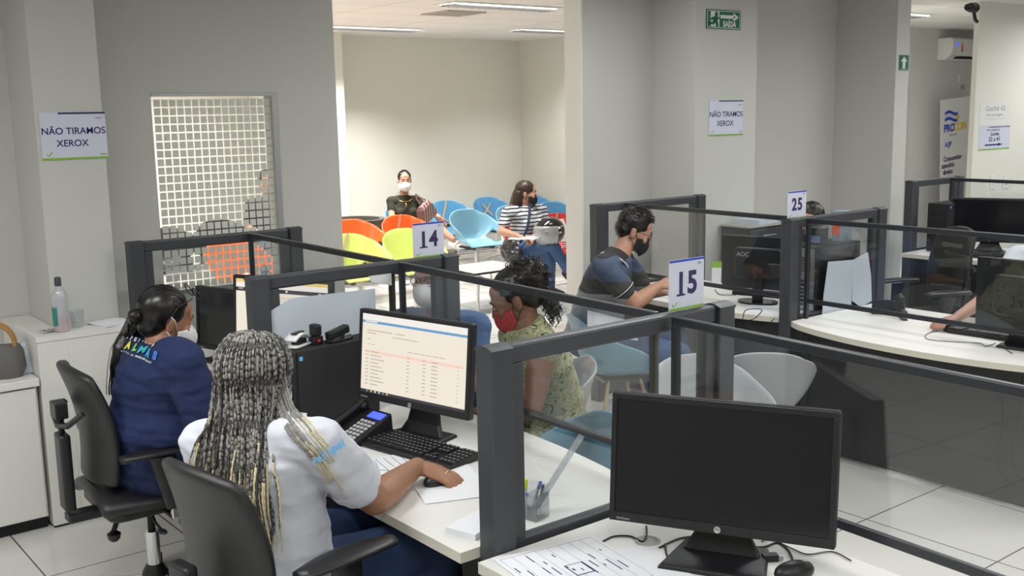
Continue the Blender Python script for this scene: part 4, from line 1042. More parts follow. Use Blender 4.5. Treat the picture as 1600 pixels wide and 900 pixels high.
# ================================================================= LEDGE AND CABINET CONTENTS
p = at(97, 515, 'z', .894)
r = thing('bottle', (-5.015, 1.34, .894), -.9, 'cloudy plastic bottle with grey cap, green label and pink liquid on the ledge', 'bottle')
bm_ = glassmat('cloudy_plastic', (.86, .87, .88), .15, 1.5, .35)
MB().lathe([(.030, .0), (.034, .004), (.034, .15), (.031, .175), (.022, .195), (.013, .205), (.013, .21)], n=28).build('body', bm_, r, smooth=True)
MB().lathe([(.0305, .003), (.0325, .006), (.0325, .055)], n=28).build('pink_liquid', mat('pink_liquid', (.75, .38, .42), .2), r, smooth=True)
MB().lathe([(.0125, .2105), (.0155, .212), (.0145, .245), (.012, .25)], n=20).build('cap', 'frame', r, smooth=True)
lb = MB(); lb.grid(lambda u, v: V((.0348 * math.cos(-1.25 + 1.5 * u), .0348 * math.sin(-1.25 + 1.5 * u), .03 + .085 * v)), 8, 1); lb.build('label_sticker', mat('teal_label', (.03, .25, .2), .5), r, smooth='all')
p = at(116, 508, 'z', .894)
r = thing('plastic_cup', (-5.07, 1.425, .894), 0, 'clear plastic cup standing beside the bottle on the ledge', 'cup')
MB().lathe([(.024, 0), (.026, .002), (.031, .075), (.033, .078), (.0315, .077), (.0245, .004), (.001, .004)], n=24, cap=False).build('cup_wall', glassmat('cup_plastic', (.9, .91, .92), .08, 1.6, .14), r, smooth=True)
r = thing('wrapper', (-5.03, 1.285, .894), .4, 'crumpled foil wrapper at the foot of the bottle', 'wrapper')
random.seed(5); q = MB(); q.grid(lambda u, v: V(((u - .5) * .05, (v - .5) * .07, .003 + random.random() * .014)), 6, 7); q.build('foil', 'chrome', r)
r = thing('paper_stack', (-5.04, 1.57, .894), .1, 'thin stack of papers lying on the ledge by the pillar', 'paper')
for k in range(4): MB().box(-.09, -.075, .002 * k, .085, .08, .002 * k + .0015, Matrix.Rotation(.06 * k, 4, 'Z')).build('sheet', 'paper', r)
# bag with wooden handles and leaning papers on the cabinet
r = thing('handbag', (-5.06, 1.075, .712), -.3, 'grey cloth bag with tan round handles on the low cabinet', 'bag')
q = MB(); rg_ = []
for t, a, b in ((0, .05, .09), (.3, .06, .11), (.8, .045, .105), (1, .02, .09)): rg_.append([V((a * math.cos(k), b * math.sin(k), t * .15)) for k in [2 * PI * j / 18 for j in range(18)]])
q.loft(rg_); q.build('body', mat('bag_cloth', (.13, .125, .12), .7, bump=.4, bscale=80), r, smooth=True)
for s in (-1, 1): MB().tube([(s * .03 + .02 * math.sin(a), .07 * math.cos(a), .145 + .10 * math.sin(a)) for a in [k * PI / 14 for k in range(15)]], .008, 8).build('handle', mat('tan_leather', (.42, .22, .07), .45), r, smooth=True)
r = thing('paper_bundle', (-5.08, 1.165, .713), -1.5, 'bundle of folded papers leaning against the ledge side', 'paper')
for k in range(7):
    random.seed(k); MB().box(-.07, .0, 0, .07, .0012, .14, Matrix.Translation((.0, .009 * k - .03, 0)) @ Matrix.Rotation(.32 + .05 * k, 4, 'X') @ Matrix.Rotation(random.uniform(-.1, .1), 4, 'Y')).build('folded_sheet', 'paper' if k % 2 else 'paperb', r)
r = thing('paper_sheet', (-5.05, .93, .7122), .4, 'loose white sheet on the low cabinet', 'paper'); MB().box(-.1, -.14, 0, .1, .14, .001).build('sheet', 'paper', r)
# ================================================================= PEOPLE
SK = dict(
    dark=mat('dark_brown_skin', (.27, .13, .08), .5, bump=.1, bscale=500, var=.08, vscale=20),
    brown=mat('brown_skin', (.33, .155, .085), .5, bump=.1, bscale=500, var=.08, vscale=20),
    tan=mat('tan_skin', (.45, .24, .155), .5, bump=.1, bscale=500, var=.06, vscale=20),
    light=mat('light_skin', (.56, .33, .24), .5, bump=.1, bscale=500, var=.06, vscale=20))
M['hairb'] = mat('black_hair', (.009, .007, .006), .38, bump=1.0, bscale=60, stretch=(1, 1, .25))
M['hairbr'] = mat('brown_hair', (.035, .02, .013), .42, bump=1.0, bscale=60, stretch=(1, 1, .2))
M['hairtip'] = mat('light_brown_hair', (.17, .10, .06), .45, bump=1.0, bscale=60, stretch=(1, 1, .2))
M['hairg'] = mat('grey_hair', (.16, .15, .145), .6, bump=1, bscale=80)
M['eyew'] = mat('eye_white', (.75, .72, .68), .25); M['iris'] = mat('iris', (.02, .01, .006), .15)
M['maskw'] = mat('white_mask', (.80, .80, .80), .75, bump=.2, bscale=300)
M['maskk'] = mat('black_mask', (.012, .012, .013), .8, bump=.3, bscale=300)
M['maskn'] = mat('navy_mask', (.015, .025, .06), .8)
M['denim'] = mat('denim', (.055, .11, .24), .85, bump=.7, bscale=260, var=.3, vscale=9)
M['denimd'] = mat('dark_denim', (.022, .048, .125), .85, bump=.7, bscale=260, var=.3, vscale=9)
M['navyc'] = mat('navy_cotton', (.010, .021, .085), .85, bump=.5, bscale=25, var=.1, vscale=10)
M['whitec'] = mat('white_cotton', (.66, .68, .74), .85, bump=.4, bscale=25, var=.03, vscale=8)
M['bluec'] = mat('blue_cotton', (.10, .17, .34), .85, bump=.4, bscale=30)
M['greyc'] = mat('grey_cotton', (.20, .205, .22), .85, bump=.4, bscale=30)
M['olivec'] = mat('dark_olive_knit', (.022, .022, .013), .9, bump=.8, bscale=160, var=.5, vscale=60)
M['gold'] = mat('gold', (.75, .48, .10), .25, 1.0)
UP = V((0, 0, 1))
def nz(v): return V(v).normalized()
def frame(H, fwd, up=UP):
    f = nz(fwd); r = f.cross(V(up)).normalized(); u = r.cross(f).normalized()
    return Matrix(((r.x, f.x, u.x, H.x), (r.y, f.y, u.y, H.y), (r.z, f.z, u.z, H.z), (0, 0, 0, 1)))
def home(o, L):
    o.data.transform(Matrix.Translation(-L)); return o
def arm(mb, s, e, w, k=1.0, i=0.0):
    s, e, w = V(s), V(e), V(w)
    mb.chain([s, s.lerp(e, .35), e], [.052 * k + i, .048 * k + i, .037 * k + i])
    mb.chain([e, e.lerp(w, .28), e.lerp(w, .7), w], [.037 * k + i, .041 * k + i, .031 * k + i, .0255 * (k * .5 + .5) + i])
def hand(mb, wr, d, pn, th, curl=(.3, .4, .3), s=1.0, spread=.06):
    # d: direction of the fingers, pn: where the palm looks, th: which way the thumb leaves
    d = nz(d); pn = nz(V(pn) - d * V(pn).dot(d)); l = nz(V(th) - d * V(th).dot(d) - pn * V(th).dot(pn))
    wr = V(wr); rings = []
    for t, a, b in ((-.01, .025, .02), (.015, .030, .019), (.045, .039, .016), (.075, .041, .014), (.092, .038, .011)):
        c = wr + d * (t * s); rings.append([c + l * (a * s * math.cos(q)) + pn * (b * s * math.sin(q)) for q in [2 * PI * k / 14 for k in range(14)]])
    mb.loft(rings)
    for i, (o, ln, r) in enumerate(((.029, .076, .0092), (.010, .084, .0095), (-.010, .078, .009), (-.028, .062, .0082))):
        p = wr + d * (.085 * s) + l * (o * s); a = 0; pts = [p - d * .02 * s]; dd = nz(d + l * (spread * (1.5 - i)))
        pts.append(p)
        for q, f in zip(curl, (.45, .3, .25)):
            a += q; p = p + (dd * math.cos(a) + pn * math.sin(a)) * (ln * s * f); pts.append(p)
        mb.chain(pts, [r * s * z for z in (1.05, 1.08, 1.0, .92, .8)], 10)
    p = wr + d * .022 * s + l * .022 * s; td = nz(d * .75 + l * .75 + pn * .35)
    p2 = p + td * .045 * s; p3 = p2 + nz(td + d * .5 + pn * .2) * .032 * s; p4 = p3 + nz(d + pn * .3) * .024 * s
    mb.chain([p, p2, p3, p4], [.0145 * s, .0125 * s, .0105 * s, .0088 * s], 10)
def head(mb, F, s=1.0, jaw=1.0):
    R_ = F.to_3x3()
    def P(x, y, z): return F @ V((x * s, y * s, z * s))
    def E(c, r): mb.ell(P(*c), [q * s for q in r], R_, 20, 14)
    E((0, -.012, .035), (.073, .092, .082)); E((0, .026, -.02), (.064, .064, .088)); E((0, .04, -.072), (.046 * jaw, .045, .036)); E((0, .074, -.098), (.020, .017, .016))
    mb.cap(P(-.033, .080, .020), P(.033, .080, .020), .0125 * s); E((0, .063, .045), (.05, .025, .035))
    mb.cap(P(0, .088, .006), P(0, .104, -.034), .0075 * s, .0115 * s); E((-.011, .097, -.038), (.008, .009, .007)); E((.011, .097, -.038), (.008, .009, .007))
    for x in (-1, 1):
        E((x * .037, .064, -.03), (.025, .022, .024)); E((x * .031, .080, .0), (.0155, .0105, .0105))
        E((x * .077, -.008, -.012), (.009, .019, .031)); E((x * .082, -.014, .002), (.007, .012, .017)); E((x * .052, .0, -.065), (.017, .035, .03))
    E((0, .0905, -.062), (.024, .010, .0055)); E((0, .0895, -.073), (.021, .010, .0065))
def eyes(r, L, F, s=1.0, brow='hairb', lid=0.0):
    q = MB(); R_ = F.to_3x3()
    for x in (-1, 1):
        q.mi = 0; q.ell(F @ V((x * .031 * s, .0835 * s, (.0 - lid) * s)), (.0115 * s, .0085 * s, .0052 * s), R_, 12, 8)
        q.mi = 1; q.ell(F @ V((x * .031 * s, .0905 * s, (-.0005 - lid) * s)), (.0048 * s, .0025 * s, .0046 * s), R_, 10, 6)
    home(q.build('eyes', ['eyew', 'iris'], r, smooth='all'), L)
    q = MB()
    for x in (-1, 1): q.tube([F @ V((x * a * s, b * s, c * s)) for a, b, c in ((.014, .0945, .018), (.028, .0935, .026), (.045, .083, .021))], [.0035 * s, .0038 * s, .002 * s], 6)
    home(q.build('eyebrows', brow, r, smooth='all'), L)
def mask(r, L, F, m, s=1.0, kn=False, strap='maskw', ridge=.0):
    def fn(u, v):
        a = math.radians(-80 + 160 * u); c = max(0, math.cos(a)); k = abs(u - .5) * 2
        zt = -.008 - .020 * k ** .8; zb = -.122 + .045 * k ** 1.6
        z = zb + (zt - zb) * v
        pk = math.sin(PI * min(1, v * .95 + .03)) ** .7
        y = .010 + c * .074 + (.030 if not kn else .040) * c ** 2.2 * pk - (.010 * (1 - v) ** 2) * c
        if kn: y += .012 * (1 - k) * pk
        else: y += .002 * math.sin(v * 26) * c if ridge else 0
        return F @ V((math.sin(a) * .0745 * s, y * s, z * s))
    o = MB().grid(fn, 24, 14).build('face_mask', m, r, smooth='all', solid=.0025); home(o, L)
    q = MB()
    for x in (-1, 1):
        q.tube([F @ V((x * a * s, b * s, c * s)) for a, b, c in ((.072, .022, -.03), (.079, .004, .006), (.083, -.018, .024))], .0016, 5)
        q.tube([F @ V((x * a * s, b * s, c * s)) for a, b, c in ((.072, .018, -.072), (.078, .0, -.05), (.084, -.022, -.03))], .0016, 5)
    home(q.build('ear_loops', strap, o, smooth='all'), L)
def torso(mb, J, i=0.0, k=1.0, lo=-.09, bust=0, waist=1.0, top=True):
    P, C, N = V(J['pelvis']), V(J['chest']), V(J['neck'])
    ls = nz(V(J['shR']) - V(J['shL'])); lh = nz(V(J['hipR']) - V(J['hipL'])); hw = (V(J['shR']) - V(J['shL'])).length / 2
    ax = nz(C - P); Wp = P.lerp(C, .45); S_ = (V(J['shR']) + V(J['shL'])) / 2
    st = [(P + ax * lo, lh, .15, .105), (P, lh, .178, .13), (P.lerp(C, .22), lh, .165, .125), (Wp, lh.lerp(ls, .5), .146 * waist, .112 * waist),
          (P.lerp(C, .75), ls, .155, .115), (C, ls, .165, .112), (C.lerp(S_, .6), ls, hw * .92, .095)]
    if top: st += [(S_ + (N - S_) * .10, ls, hw * .66, .078), (S_.lerp(N, .4), ls, hw * .44, .068), (S_.lerp(N, .7), ls, .075, .062), (N, ls, .058, .056)]
    rings = []
    for idx, (c, l, a, b) in enumerate(st):
        f = nz(nz(N - P).cross(l)); l = nz(l)
        rings.append([c + l * ((a * k + i) * math.cos(q)) + f * ((b * k + i) * math.sin(q)) for q in [2 * PI * z / 24 for z in range(24)]])
    mb.loft(rings)
    if bust:
        f = nz(nz(N - P).cross(ls))
        for x in (-1, 1): mb.ell(C + ls * (.075 * x * k) + f * (.075 * k + i) - ax * .03, (bust + i,) * 3)
    if top:
        for sh in ('shL', 'shR'): mb.cap(S_.lerp(V(J[sh]), .55), V(J[sh]), .058 * k + i, .052 * k + i)
def leg(mb, h, kn, an, k=1.0, i=0.0):
    h, kn, an = V(h), V(kn), V(an)
    mb.chain([h, h.lerp(kn, .5), kn], [.09 * k + i, .077 * k + i, .056 * k + i]); mb.chain([kn, kn.lerp(an, .3), an], [.056 * k + i, .054 * k + i, .037 * k + i])
def folds(sc=9.0, a=.006, st=(1, 1, 1), seed=0):
    def f(c): 
        p = V((c.x * st[0] + seed, c.y * st[1], c.z * st[2])) * sc
        return a * (noise.noise(p) + .5 * noise.noise(p * 2.1))
    return f
def shoe(mb, an, d, s=1.0, z=0):
    an = V(an); d = nz(V((d[0], d[1], d[2] if len(d) > 2 else 0)))
    mb.chain([an + V((0, 0, -.035)) - d * .03 * s, an + V((0, 0, -.045)) + d * .06 * s, an + V((0, 0, -.055)) + d * .135 * s], [.040 * s, .036 * s, .028 * s])
    mb.cap(an, an + V((0, 0, -.04)), .04 * s, .042 * s)
def person(label, J, skin, group=None):
    L = V((J['pelvis'].x, J['pelvis'].y, 0))
    return thing('person', L, 0, label, 'person', group), L
def strands(paths, r, n=4): 
    q = MB()
    for p in paths: q.tube(p, r, n)
    return q

# ------------------------------------------------ woman with braids (foreground)
H = dp(402, 588, 2.93); J = {}
J['shR'] = dp(494, 690, 2.80); J['shL'] = dp(318, 694, 3.02); S_ = (J['shR'] + J['shL']) / 2
J['pelvis'] = V((-2.66, 1.22, .56)); J['hipR'] = J['pelvis'] + V((.09, .04, -.02)); J['hipL'] = J['pelvis'] + V((-.09, -.01, -.02))
J['neck'] = S_ + V((0, .0, .05)); J['chest'] = S_ * .72 + J['pelvis'] * .28
J['elR'] = dp(585, 782, 2.98); J['wrR'] = at(652, 728, 'z', .772)
J['elL'] = J['shL'] + V((-.05, .12, -.26)); J['wrL'] = J['elL'] + V((.06, .22, .04))
J['knR'] = J['pelvis'] + V((.12, .47, .02)); J['knL'] = J['pelvis'] + V((-.14, .46, .02)); J['anR'] = V((J['knR'].x, J['knR'].y + .05, .12)); J['anL'] = V((J['knL'].x, J['knL'].y + .1, .12))
F1 = frame(H, V((-.42, .85, -.14)))
r, L = person('woman with long grey and blonde braids in a white T-shirt, hand on a mouse', J, 'brown')
mb = MB(); head(mb, F1); mb.cap(F1 @ V((0, -.015, -.05)), J['neck'] - V((0, 0, .03)), .052, .06)
torso(mb, J, -.014, 1.08); arm(mb, J['shR'], J['elR'], J['wrR'], 1.16); arm(mb, J['shL'], J['elL'], J['wrL'], 1.1)
hd = nz(MS - J['wrR'] + V((-.0, .01, .015)))
hand(mb, J['wrR'], hd, (0.05, .15, -1), V((-.8, .5, 0)), (.12, .42, .40), 1.0); hand(mb, J['wrL'], (.1, 1, 0), (0, 0, -1), (1, 0, 0))
bd = home(organic('body', mb, SK['brown'], r, .0055, 3), L)
mb = MB(); torso(mb, J, .012, 1.12, waist=1.12, bust=.06); s_, e_ = J['shR'], J['elR']
mb.chain([s_, s_.lerp(e_, .35), s_.lerp(e_, .66)], [.07, .076, .074]); s_, e_ = J['shL'], J['elL']; mb.chain([s_, s_.lerp(e_, .5)], [.07, .075])
sh = home(organic('shirt', mb, 'whitec', r, .007, 5, folds(10, .007, (1, 1, 2.2))), L)
cf = MB(); s_, e_ = J['shR'], J['elR']; cf.tube([s_.lerp(e_, .60), s_.lerp(e_, .665)], .0765, 28); 
home(cf.build('sleeve_hem', 'whitec', sh, smooth=True), L)
mb = MB(); torso(mb, J, .012, 1.08, top=False); leg(mb, J['hipR'], J['knR'], J['anR'], 1.12, .008); leg(mb, J['hipL'], J['knL'], J['anL'], 1.12, .008)
mb2 = mb; tr = MB(); 
# trousers: pelvis block and legs only
P_ = J['pelvis']; tr.ell(P_, (.20, .155, .12)); leg(tr, J['hipR'], J['knR'], J['anR'], 1.18, .01); leg(tr, J['hipL'], J['knL'], J['anL'], 1.18, .01)
home(organic('jeans', tr, 'denimd', r, .009, 4, folds(12, .005)), L)
mb = MB(); shoe(mb, J['anR'], (0, 1)); shoe(mb, J['anL'], (0, 1)); home(organic('shoes', mb, 'blackm', r, .008, 3), L)
eyes(r, L, F1); mask(r, L, F1, 'maskw', kn=True)
# sleeve print and ring
nrm = nz(V((.75, -.35, .35)))
pr = s_.lerp(e_, .0)
bpy.context.view_layer.update()
_o = V((0, 0, CH)); _d = nz(ray(512, 706)); hit, a_, vw, _i = sh.ray_cast(_o - L, _d); a_ = a_ + L if hit else s_.lerp(e_, .42)
vw = nz(vw); rt = nz(RM @ V((.93, .3, 0))); rt = nz(rt - vw * rt.dot(vw)); up_ = nz(vw.cross(rt))
TM = Matrix((rt, up_, vw)).transposed()
home(text('renapsi', 'sleeve_print', .034, 'sblue', sh, a_ + vw * .004, TM, .0008), L)
fr_ = MB(); kp = J['wrR'] + hd * .098 
fr_.tube([kp + V((.0, 0, .0)) + (nz(hd.cross(UP)) * math.cos(a) + UP * math.sin(a)) * .0125 - nz(hd.cross(UP)) * .012 for a in [2 * PI * k / 16 for k in range(17)]], .0022, 6)
home(fr_.build('ring', 'gold', r, smooth=True), L)
# purple patch on back, blue collar
# braids
M['brg'] = mat('grey_braid_fibre', (.26, .25, .225), .55, bump=.8, bscale=600, var=.95, vscale=170)
M['brb'] = mat('blonde_braid_fibre', (.74, .64, .40), .55, bump=.8, bscale=600, var=.2, vscale=120)
M['brl'] = mat('light_grey_braid_fibre', (.36, .35, .32), .55, bump=.8, bscale=600, var=.4, vscale=170)
M['brd'] = mat('dark_braid_fibre', (.045, .042, .038), .55, bump=.8, bscale=600, var=.6, vscale=95)
random.seed(11)
cap_ = MB(); cap_.ell(F1 @ V((0, -.016, .034)), (.083, .098, .090), F1.to_3x3(), 24, 16); cap_.ell(F1 @ V((0, -.05, -.03)), (.074, .06, .075), F1.to_3x3())
hr = home(organic('hair_cap', cap_, 'brd', r, .006, 2), L)
br = MB(); Fi = F1.to_3x3()
bk = nz(V((.3, -.95, 0))); bkr = nz(V((.95, .3, 0)))           # backwards and sideways of the sitter
tc_ = S_ * .5 + J['pelvis'] * .5
NB = 250
for n_ in range(NB):
    ph = 2 * PI * (n_ / NB) * 1.0 + random.uniform(-.03, .03)
    ring_ = n_ % 4
    sx = math.sin(ph); sy = math.cos(ph)                     # sy +: towards the face
    if sy > .62: continue
    R_ = [1.0, 1.05, 1.10, 1.15][ring_]
    pts = []
    th0 = .12 + .18 * ring_ + random.uniform(-.04, .04)
    for k in range(14):                                    # over the skull
        th = th0 + (PI * .60 - th0) * k / 13
        pts.append(F1 @ V((.086 * R_ * math.sin(th) * sx, -.018 + .100 * R_ * math.sin(th) * sy, .030 + .094 * R_ * math.cos(th))))
    p = pts[-1].copy()
    ln = (random.uniform(.30, .5) if random.random() < .7 else random.uniform(.5, .62)) if sy < .2 else random.uniform(.25, .42)
    lat = (p - H).dot(bkr); zs = p.z; z0 = p.z; dep_ = (p - H).dot(bk)
    tl = lat * random.uniform(1.15, 1.6) + random.uniform(-.02, .02)
    tb = .155 + .03 * random.random() + (.0 if sy < 0 else -.03)
    steps = int(ln / .016); wv = random.uniform(0, 6)
    for k in range(1, steps + 1):
        z = z0 - k * .016; t = min(1, (z0 - z) / .30); t2 = t * t * (3 - 2 * t)
        la = lat + (tl - lat) * t2 + .005 * math.sin(wv + k * .25)
        # stay on the outside of the back
        q = V((H.x, H.y, 0)) * (1 - t2) + V((tc_.x, tc_.y, 0)) * t2
        dpb = dep_ * (1 - t2) + (tb - .35 * abs(la) * abs(la) / .1 * .6) * t2 + .004 * math.sin(wv * 2 + k * .3)
        if abs(la) > .16: dpb = min(dpb, .10)
        pts.append(V((q.x, q.y, z)) + bkr * la + bk * dpb)
    # resample finely with bead-like thickness
    fine = []
    for i in range(len(pts) - 1):
        m_ = 3 if i > 12 else 2
        for k in range(m_): fine.append(pts[i].lerp(pts[i + 1], k / m_))
    N_ = len(fine); base = random.uniform(.0033, .0043); phs = random.uniform(0, 6.28); split = random.uniform(.58, .92); dk = random.random() < .22
    rad = [base * (1 + .28 * math.sin(i * 1.75 + phs)) * (1 if i < N_ * .8 else 1 - .75 * (i - N_ * .8) / (N_ * .2)) for i in range(N_)]
    k1 = int(N_ * split) if random.random() > .1 else int(N_ * .55)
    rad = [q_ * (1 if i < k1 else .78) for i, q_ in enumerate(rad)]
    br.mi = 2 if dk else 0; f0 = len(br.m); br.tube(fine[:k1], rad[:k1], 6)
    if not dk:                                             # salt and pepper fibre, bead by bead
        for i in range(k1 - 1):
            c_ = 0 if math.sin(i * 1.75 + phs) > -.3 else 2
            if random.random() < .22: c_ = 3
            for k in range(6): br.m[f0 + i * 6 + k] = c_ if (k + i // 4) % 5 else 2
    br.mi = 1; br.tube(fine[k1 - 1:], rad[k1 - 1:], 6)
def surf(ob, Lr, px, py, off, dflt):
    o_ = V((0, 0, CH)); d_ = nz(ray(px, py)); hit, loc, nn, idx = ob.ray_cast(o_ - Lr, d_)
    return (loc + Lr + nn * off, nn) if hit else (dp(px, py, dflt), -d_)
bpy.context.view_layer.update()
for n_ in range(20):                                       # strands that fall over the two shoulders
    o_ = random.uniform(-24, 10)
    if n_ % 4: path = [(436, 575), (443, 612), (455, 643), (472, 662), (490, 684), (506, 702), (520, 722), (532, 742), (543, 760)]; k0 = .8
    else: path = [(345, 600), (340, 630), (334, 655), (327, 680), (318, 700), (309, 722), (303, 740)]; k0 = .8
    end = random.randint(len(path) - 3, len(path)); pts = []
    for i, (x, y) in enumerate(path[:end]):
        sp_ = o_ * (1 - .35 * i / len(path)); x2 = x + sp_; y2 = y - sp_ * .6
        if i < 3: pts.append(dp(x + sp_ * .6, y2, 2.90 - .035 * i))
        else: pts.append(surf(sh, L, x2, y2, .007, 2.9)[0])
    fine = []
    for i in range(len(pts) - 1):
        p0 = pts[max(i - 1, 0)]; p1 = pts[i]; p2 = pts[i + 1]; p3 = pts[min(i + 2, len(pts) - 1)]
        for k in range(7):
            t = k / 7; fine.append(.5 * ((2 * p1) + (p2 - p0) * t + (2 * p0 - 5 * p1 + 4 * p2 - p3) * t * t + (3 * p1 - p0 - 3 * p2 + p3) * t ** 3))
    N_ = len(fine); rad = [.0040 * (1 + .28 * math.sin(i * 1.75)) * (1 - .6 * i / N_) for i in range(N_)]; k1 = int(N_ * random.uniform(.45, .8))
    br.mi = 0; br.tube(fine[:k1], rad[:k1], 6); br.mi = 1; br.tube(fine[k1 - 1:], rad[k1 - 1:], 6)
o = home(br.build('braids', ['brg', 'brb', 'brd', 'brl'], r, smooth='all', nofix=True), L); o['kind'] = 'stuff'

# ------------------------------------------------ woman in navy
H = dp(258, 497, 3.93); J = {}
J['shR'] = dp(286, 566, 3.74); J['shL'] = dp(212, 545, 4.08); S_ = (J['shR'] + J['shL']) / 2
J['pelvis'] = V((-3.90, 1.33, .57)); J['hipR'] = J['pelvis'] + V((.09, .02, -.02)); J['hipL'] = J['pelvis'] + V((-.09, 0, -.02))
J['neck'] = S_.lerp(H, .33); J['chest'] = S_ * .7 + J['pelvis'] * .3
J['elR'] = dp(333, 690, 3.85); J['wrR'] = J['elR'] + V((-.18, .20, .02)); J['elL'] = J['shL'] + V((-.10, .14, -.22)); J['wrL'] = J['elL'] + V((.05, .22, .05))
J['knR'] = J['pelvis'] + V((.06, .45, .0)); J['knL'] = J['pelvis'] + V((-.18, .42, .0)); J['anR'] = V((J['knR'].x, J['knR'].y, .10)); J['anL'] = V((J['knL'].x, J['knL'].y, .10))
F1 = frame(H, V((-.05, .9, -.22)), V((.12, .1, 1)))
r, L = person('woman in a navy blue T-shirt with a black ponytail and white mask', J, 'brown')
mb = MB(); head(mb, F1); mb.cap(F1 @ V((0, -.015, -.05)), J['neck'], .05, .058); torso(mb, J, -.014, 1.1)
arm(mb, J['shR'], J['elR'], J['wrR'], 1.1); arm(mb, J['shL'], J['elL'], J['wrL'], 1.1); hand(mb, J['wrR'], (-.4, 1, 0), (0, 0, -1), (-1, 0, 0)); hand(mb, J['wrL'], (.1, 1, 0), (0, 0, -1), (1, 0, 0))
home(organic('body', mb, SK['brown'], r, .006, 3), L)
mb = MB(); torso(mb, J, .015, 1.22, lo=-.11, waist=1.30, bust=.06)
for a_, b_ in (('shR', 'elR'), ('shL', 'elL')): s_, e_ = J[a_], J[b_]; mb.chain([s_, s_.lerp(e_, .4), s_.lerp(e_, .8)], [.072, .078, .074])
mb.ell(S_.lerp(J['pelvis'], .12) + V((0, -.02, 0)), (.12, .1, .1))
sh = home(organic('shirt', mb, 'navyc', r, .007, 5, folds(9, .010, (1, 1, 2.4), 5)), L)
tr = MB(); tr.ell(J['pelvis'] + V((0, 0, -.02)), (.20, .16, .11)); leg(tr, J['hipR'], J['knR'], J['anR'], 1.15, .01); leg(tr, J['hipL'], J['knL'], J['anL'], 1.15, .01)
home(organic('jeans', tr, 'denimd', r, .01, 4), L)
mb = MB(); shoe(mb, J['anR'], (0, 1)); shoe(mb, J['anL'], (0, 1)); home(organic('shoes', mb, 'blackm', r, .008, 3), L)
eyes(r, L, F1); mask(r, L, F1, 'maskw', 1.05, kn=True)
M['hairs'] = mat('sleek_black_hair', (.008, .0065, .006), .3)
def sleek(r, L, F, s=1.0, m='hairs', n=150, low=-.02, part=.062):
    c = MB(); R_ = F.to_3x3()
    c.ell(F @ V((0, -.020 * s, .036 * s)), (.0795 * s, .0925 * s, .0855 * s), R_, 24, 16); c.ell(F @ V((0, -.052 * s, -.018 * s)), (.066 * s, .052 * s, .062 * s), R_)
    o = home(organic('hair', c, m, r, .006, 2, None), L)
    q = MB(); random.seed(4)
    for k in range(n):
        a = random.uniform(-1, 1); zt = random.uniform(.0, 1)
        pts = []
        # from the hairline back to the tie point
        a0 = a * 1.25
        for i in range(9):
            t = i / 8; lon = (1 - t) * 1.15 * (1 - .1 * abs(a)) - t * 1.45
            x = .0815 * math.sin(a0 * (1 - .35 * t)) * math.cos(lon * .35); 
            y = -.02 + .094 * math.sin(lon) * math.cos(a0 * .8); z = .036 + .088 * math.cos(lon) * math.cos(a0 * .95)
            pts.append(F @ V((x * s, y * s, z * s)))
        q.tube(pts, .0016, 4)
    home(q.build('hair_strands', m, o, smooth='all'), L)
    return o
ho = sleek(r, L, F1)
tie = F1 @ V((.0, -.115, -.005))
q = MB(); q.ell(tie, (.030, .028, .030)); 
pt = [tie, dp(205, 520, 4.0), dp(192, 545, 3.98), dp(184, 575, 3.98), dp(178, 605, 4.0)]
q.chain(pt, [.022, .036, .038, .030, .012]); pty = home(organic('ponytail', q, 'hairs', r, .006, 2, folds(30, .004, (1, 1, .4))), L)
q = MB(); random.seed(8)
for k in range(70):
    o_ = V((random.gauss(0, 1), random.gauss(0, 1), random.gauss(0, .3))); q.tube([pt[i] + o_ * w_ for i, w_ in enumerate((.010, .017, .019, .016, .012))] + [pt[-1] + o_ * .012 + V((-.004, 0, -.03))], .0013, 4)
home(q.build('hair_strands', 'hairs', pty, smooth='all'), L)
home(MB().tube([tie + (nz(F1.to_3x3() @ V((1, 0, 0))) * math.cos(a) + UP * math.sin(a)) * .022 for a in [2 * PI * k / 14 for k in range(15)]], .006, 6).build('hair_tie', 'blackm', pty, smooth=True), L)
# glasses pushed up on the head
q = MB(); 
for x in (-1, 1):
    q.tube([F1 @ V((x * a, b, c)) for a, b, c in ((.070, .055, .098), (.082, .0, .06), (.086, -.02, .02), (.083, -.03, -.005))], .0022, 6)
    q.tube([F1 @ V((x * .034 + .029 * math.cos(a), .085 - .018 * math.sin(a) * .9, .110 + .020 * math.sin(a))) for a in [2 * PI * k / 20 for k in range(21)]], .0022, 6)
q.tube([F1 @ V((-.008, .083, .112)), F1 @ V((.008, .083, .112))], .0022, 6)
home(q.build('glasses', 'blackm', r, smooth=True), L)
